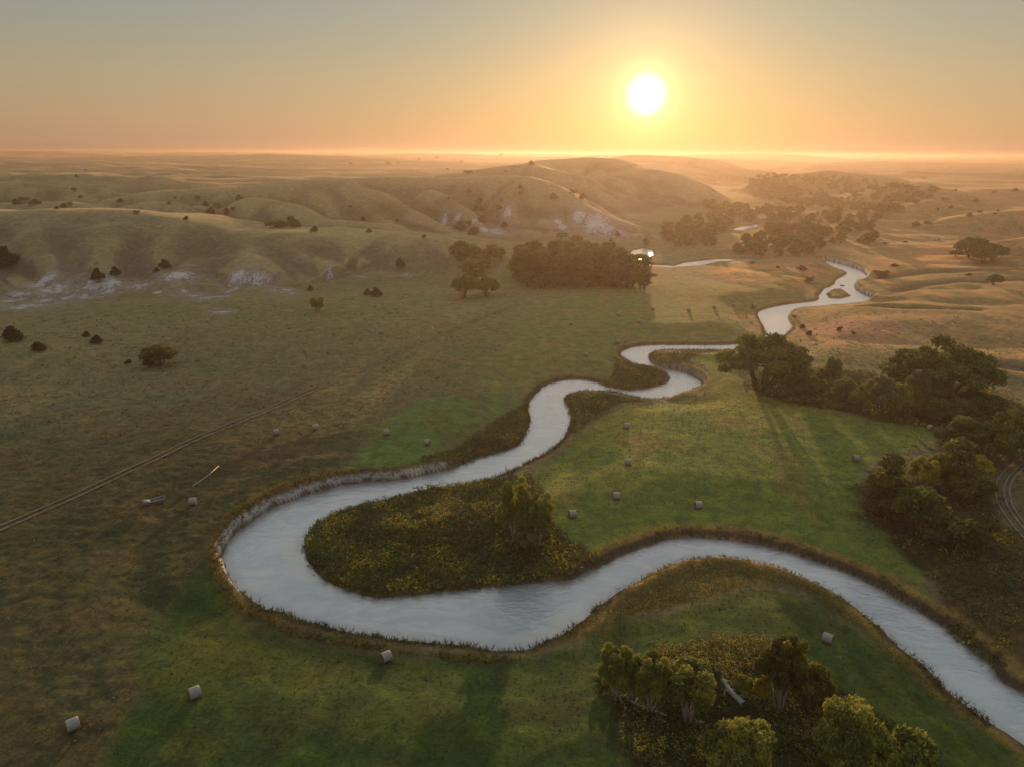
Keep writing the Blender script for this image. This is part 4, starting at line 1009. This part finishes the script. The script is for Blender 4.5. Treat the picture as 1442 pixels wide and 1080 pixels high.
BALES = [(104,1026,40,'round hay bale nearest the bottom left corner, among brown pasture'),(275,981,38,'round hay bale at the left edge of the dark green meadow'),(544,930,38,'round hay bale on the green meadow just below the wide river bend'),
 (1165,904,-42,'round hay bale on the mown point between near grove and river'),(983,715,4,'hay bale closest to the near river arm in the middle meadow'),(806,728,12,'hay bale right of the point bar willows'),
 (868,702,-6,'hay bale in the middle meadow between the willows and the river arm'),(884,654,-8,'middle meadow hay bale near a small tuft of brush'),(882,603,0,'upper hay bale of the middle meadow, below the reedy neck'),
 (602,626,-10,'right hay bale of the two on the bright green patch left of the river'),(544,612,15,'left hay bale of the two on the bright green patch left of the river'),(444,605,20,'right hay bale of the two on brown pasture beside the two-track road'),
 (389,612,25,'left hay bale of the two on brown pasture beside the two-track road'),(272,710,10,'hay bale beside the grey feed bunk'),(1205,649,0,'hay bale left of the corner tree of the green meadow'),(1310,606,90,'hay bale in the far right corner of the green meadow by the woods'),
 (804,458,0,'leftmost hay bale of the far meadow'),(825,502,0,'hay bale left of the river loop, lowest of the far meadow'),(869,484,0,'hay bale just above the outer edge of the river loop'),(870,445,0,'far meadow hay bale second from the left in the upper row'),
 (900,455,0,'far meadow hay bale in the middle of the field, below the upper row'),(919,437,0,'far meadow hay bale third in the upper row'),(970,439,0,'far meadow hay bale fourth in the upper row'),(1006,435,0,'far meadow hay bale fifth in the upper row, at the light edge'),
 (1033,432,0,'far meadow hay bale sixth in the upper row, second from the right end'),(1061,432,0,'rightmost hay bale of the far meadow, next to the river'),(537,470,0,'lone hay bale near the two-track road below the side valley')]
raycast_many([(b[0], b[1]) for b in BALES])
for (a, b, rz, lab) in BALES:
    x, y, z, t = _rc[(a, b)]
    e = bpy.data.objects.new('hay_bale', None); COL.objects.link(e); e.location = (x, y, z+.02); e.rotation_euler = (0, 0, math.radians(rz)); e.empty_display_size = .5
    obj('net_wrap', side, e); obj('straw_end', ends[0], e); obj('straw_end', ends[1], e)
    tag(e, lab, 'hay bale', 'round hay bales on the meadows')

# ------------------------------------------------------------------ farm items
def boxv(cx, cy, cz, sx, sy, sz, tilt=0.0):
    v = np.array([(a*sx/2, b*sy/2, c*sz/2) for a in (-1, 1) for b in (-1, 1) for c in (-1, 1)])
    ct, st = math.cos(tilt), math.sin(tilt); v = np.stack([v[:, 0]*ct+v[:, 2]*st, v[:, 1], -v[:, 0]*st+v[:, 2]*ct], 1)+np.array([cx, cy, cz])
    f = np.array([(0, 1, 3, 2), (4, 6, 7, 5), (0, 4, 5, 1), (2, 3, 7, 6), (0, 2, 6, 4), (1, 5, 7, 3)]); return v, f
raycast_many([(218, 710)]); x, y, z, t = _rc[(218, 710)]
e = bpy.data.objects.new('feed_bunk', None); COL.objects.link(e); e.location = (x, y, z); e.rotation_euler = (0, 0, math.radians(38))
v, f = join([boxv(0, 0, .55, 3.6, 1.1, .08), boxv(0, .58, .8, 3.6, .06, .55), boxv(0, -.58, .8, 3.6, .06, .55), boxv(-1.83, 0, .8, .06, 1.22, .55), boxv(1.83, 0, .8, .06, 1.22, .55)])
obj('trough', mesh_np('trough', v, f, M['wood'], smooth=False), e)
for sx in (-1.4, 1.4):
    for sy in (-.45, .45):
        v, f = boxv(sx, sy, .24, .14, .14, .54); obj('leg', mesh_np('leg', v, f, M['wood'], smooth=False), e)
v, f = boxv(-1.3, -.2, 1.15, 1.3, 1.5, .07, .18); obj('loose_board', mesh_np('loose_board', v, f, M['wood'], smooth=False), e)
tag(e, 'weathered grey feed bunk standing in the left pasture', 'feed bunk')
P = ground_pts([(272,686),(283,679),(295,670),(308,658)], .35)
e = bpy.data.objects.new('rail_pipe', None); COL.objects.link(e); e.location = P[0]
L0 = np.array(P[0]); v, f = tube([np.array(p)-L0 for p in P], [.11]*4, 8); obj('pipe', mesh_np('pipe', v, tri_fix(f), M['metal']), e)
for p in P:
    q = np.array(p)-L0; v, f = boxv(q[0], q[1], q[2]-.23, .2, .2, .34); obj('support_block', mesh_np('support_block', v, f, M['wood'], smooth=False), e)
tag(e, 'long pale pipe lying on blocks in the left pasture', 'pipe')
for k, (a, b, lab) in enumerate([(1315,339,'left of two tiny pale stock tanks on the tan pasture'), (1321,339,'right of two tiny pale stock tanks on the tan pasture')]):
    raycast_many([(a, b)]); x, y, z, t = _rc[(a, b)]
    th = np.linspace(0, 2*np.pi, 17)[:-1]; Vv = [(math.cos(q)*1.5, math.sin(q)*1.5, hz) for hz in (0, 1.3) for q in th] + [(math.cos(q)*1.38, math.sin(q)*1.38, hz) for hz in (1.3, .9) for q in th]
    Fs = [(i_*16+j_, i_*16+(j_+1) % 16, (i_+1)*16+(j_+1) % 16, (i_+1)*16+j_) for i_ in range(3) for j_ in range(16)]
    Vv.append((0, 0, .9)); Fs += [(48+j_, 48+(j_+1) % 16, 64, 64) for j_ in range(16)]
    o = obj('stock_tank', mesh_np('stock_tank', np.array(Vv), tri_fix(np.array(Fs)), M['metal'])); o.location = (x, y, z); tag(o, lab, 'stock tank')

# ------------------------------------------------------------------ wheel tracks
def ruts(name, pl, offs, wd, mat, label, lift=.10):
    P = WP(pl); d = [0]
    for i_ in range(1, len(P)): d.append(d[-1]+np.linalg.norm(P[i_]-P[i_-1]))
    n = max(int(d[-1]/1.0), 4); s = np.linspace(0, d[-1], n)
    # smooth interpolation
    x = np.interp(s, d, P[:, 0]); y = np.interp(s, d, P[:, 1])
    k = 9; ker = np.ones(k)/k; xs = np.convolve(np.pad(x, k//2, 'edge'), ker, 'valid'); ys = np.convolve(np.pad(y, k//2, 'edge'), ker, 'valid')
    tx = np.gradient(xs); ty = np.gradient(ys); L = np.hypot(tx, ty)+1e-9; nx, ny = -ty/L, tx/L
    wob = noise(s, s*0, 14, 201)*.3
    Vv = []; Fs = []
    for o in offs:
        b0 = len(Vv); ww = wd*(1+.5*noise(s, s*0+o*9, 6, 202))/2
        cx = xs+nx*(o+wob); cy = ys+ny*(o+wob)
        ax, ay, bx, by = cx-nx*ww, cy-ny*ww, cx+nx*ww, cy+ny*ww
        za = height(ax, ay); zb = height(bx, by); zc = height(cx, cy); zz = np.maximum(np.maximum(za, zb), zc)+lift+np.hypot(cx, cy)*.0005
        for i_ in range(n): Vv += [(ax[i_], ay[i_], zz[i_]), (bx[i_], by[i_], zz[i_])]
        for i_ in range(n-1): Fs.append((b0+2*i_, b0+2*i_+1, b0+2*i_+3, b0+2*i_+2))
    tag(obj(name, mesh_np(name, np.array(Vv), np.array(Fs), mat)), label, kind='structure')
ruts('dirt_road', [(-60,781),(0,755),(60,728),(130,696),(220,654),(310,611),(380,583),(440,556),(500,531),(560,505),(610,482),(660,461),(700,444),(735,431)], (-.85, .85), .46, M['rut'], 'straight two-track dirt road crossing the left pasture')
ruts('sandy_track', [(1470,640),(1442,658),(1424,672),(1413,690),(1412,710),(1420,730),(1432,748),(1450,768),(1480,800)], (-1.4, 0, .9), .28, M['palerut'], 'pale sandy wheel tracks curving at the right edge')
ruts('foot_path', [(1250,510),(1275,497),(1300,482),(1330,466),(1345,460)], (0,), .5, M['palerut'], 'faint path over the tan rise')

# ------------------------------------------------------------------ HAZE
DENS = 2.4e-4
TOPZ = max(float(GZ.max())+1.5, CAMZ+4.0)
v = np.array([(a, b, c) for a in (-15500, 15500) for b in (-15500, 15500) for c in (-4.0, TOPZ)])
f = np.array([(0, 1, 3, 2), (4, 6, 7, 5), (0, 4, 5, 1), (2, 3, 7, 6), (0, 2, 6, 4), (1, 5, 7, 3)])
hm = bpy.data.materials.new('haze_air'); hm.use_nodes = True; nt = hm.node_tree; nt.nodes.remove(nt.nodes['Principled BSDF'])
pv = nt.nodes.new('ShaderNodeVolumePrincipled'); pv.inputs['Color'].default_value = (.50, .37, .28, 1); pv.inputs['Density'].default_value = DENS; pv.inputs['Anisotropy'].default_value = .6
nt.links.new(pv.outputs[0], nt.nodes['Material Output'].inputs['Volume'])
hz = obj('haze', mesh_np('haze', v, f, hm, smooth=False)); tag(hz, 'warm morning haze filling the valley', kind='stuff')

# ------------------------------------------------------------------ SKY and SUN
w = bpy.data.worlds.new('World'); SC.world = w; w.use_nodes = True; nt = w.node_tree; bg = nt.nodes['Background']
sky = N(nt, 'ShaderNodeTexSky'); sky.sky_type = 'NISHITA'; sky.sun_disc = False; sky.sun_elevation = SUN_EL; sky.sun_rotation = SUN_AZ
sky.altitude = 900; sky.air_density = 1.2; sky.dust_density = 3.0; sky.ozone_density = 1.5
tc = N(nt, 'ShaderNodeTexCoord'); dirv = tc.outputs['Generated']
sx = N(nt, 'ShaderNodeSeparateXYZ'); nt.links.new(dirv, sx.inputs[0]); zc = sx.outputs[2]
zz = mth(nt, 'MAXIMUM', zc, 0.0); zz = mth(nt, 'POWER', zz, 0.5)
base = ramp(nt, zz, [(0.0, (.16, .09, .06)), (.05, (.40, .23, .15)), (.10, (.52, .305, .19)), (.20, (.52, .34, .195)), (.30, (.455, .36, .225)), (.38, (.36, .345, .265)), (.45, (.295, .32, .29)), (.62, (.44, .48, .46)), (.8, (.62, .66, .66)), (1.0, (.72, .76, .78))])
dt = N(nt, 'ShaderNodeVectorMath', operation='DOT_PRODUCT'); nt.links.new(dirv, dt.inputs[0]); dt.inputs[1].default_value = tuple(SUN)
ang = mth(nt, 'ARCCOSINE', mth(nt, 'MINIMUM', dt.outputs['Value'], 1.0)); deg = mth(nt, 'MULTIPLY', ang, 180/math.pi)
dim = ramp(nt, mth(nt, 'DIVIDE', deg, 180.0), [(0, (1.12, 1.1, 1.05)), (.15, (1.0, 1.0, 1.0)), (.3, (.80, .82, .87)), (.5, (.60, .63, .70)), (1, (.42, .46, .54))])
base = mixc(nt, 1.0, base, dim, 'MULTIPLY')
sk = mixc(nt, 1.0, sky.outputs[0], (.10, .10, .10), 'MULTIPLY')
base = mixc(nt, .12, base, sk)
def glow(width, colr):
    q = mth(nt, 'MULTIPLY', deg, -1.0/width); e_ = mth(nt, 'EXPONENT', q)
    return mixc(nt, 1.0, colr, e_, 'MULTIPLY')
g1 = glow(5.0, (.26, .11, .0)); g2 = glow(2.0, (.95, .60, .30))
disc = ramp(nt, mth(nt, 'DIVIDE', deg, 4.0), [(0.0, (3.5, 3.4, 3.1)), (.20, (2.6, 2.4, 2.0)), (.30, (.75, .62, .42)), (.44, (.10, .08, .04)), (.75, (0, 0, 0))], 'EASE')
tot = mixc(nt, 1.0, mixc(nt, 1.0, mixc(nt, 1.0, base, g1, 'ADD'), g2, 'ADD'), disc, 'ADD')
nt.links.new(tot, bg.inputs['Color']); bg.inputs['Strength'].default_value = 0.93
ld = bpy.data.lights.new('sun', 'SUN'); ld.energy = 5.0; ld.angle = math.radians(1.0); ld.color = (1.0, .64, .34)
lo = bpy.data.objects.new('sun', ld); COL.objects.link(lo)
lo.rotation_euler = Vector(SUN).to_track_quat('Z', 'Y').to_euler(); lo.location = (200, 300, 400)

# ------------------------------------------------------------------ render
SC.view_settings.view_transform = 'Standard'; SC.view_settings.look = 'None'; SC.view_settings.exposure = 0.2; SC.view_settings.gamma = 1.0
c = SC.cycles; c.max_bounces = 5; c.diffuse_bounces = 2; c.glossy_bounces = 2; c.transmission_bounces = 2; c.transparent_max_bounces = 4; c.volume_bounces = 1
c.use_denoising = True; c.sample_clamp_indirect = 4; c.use_adaptive_sampling = True; c.adaptive_threshold = .02
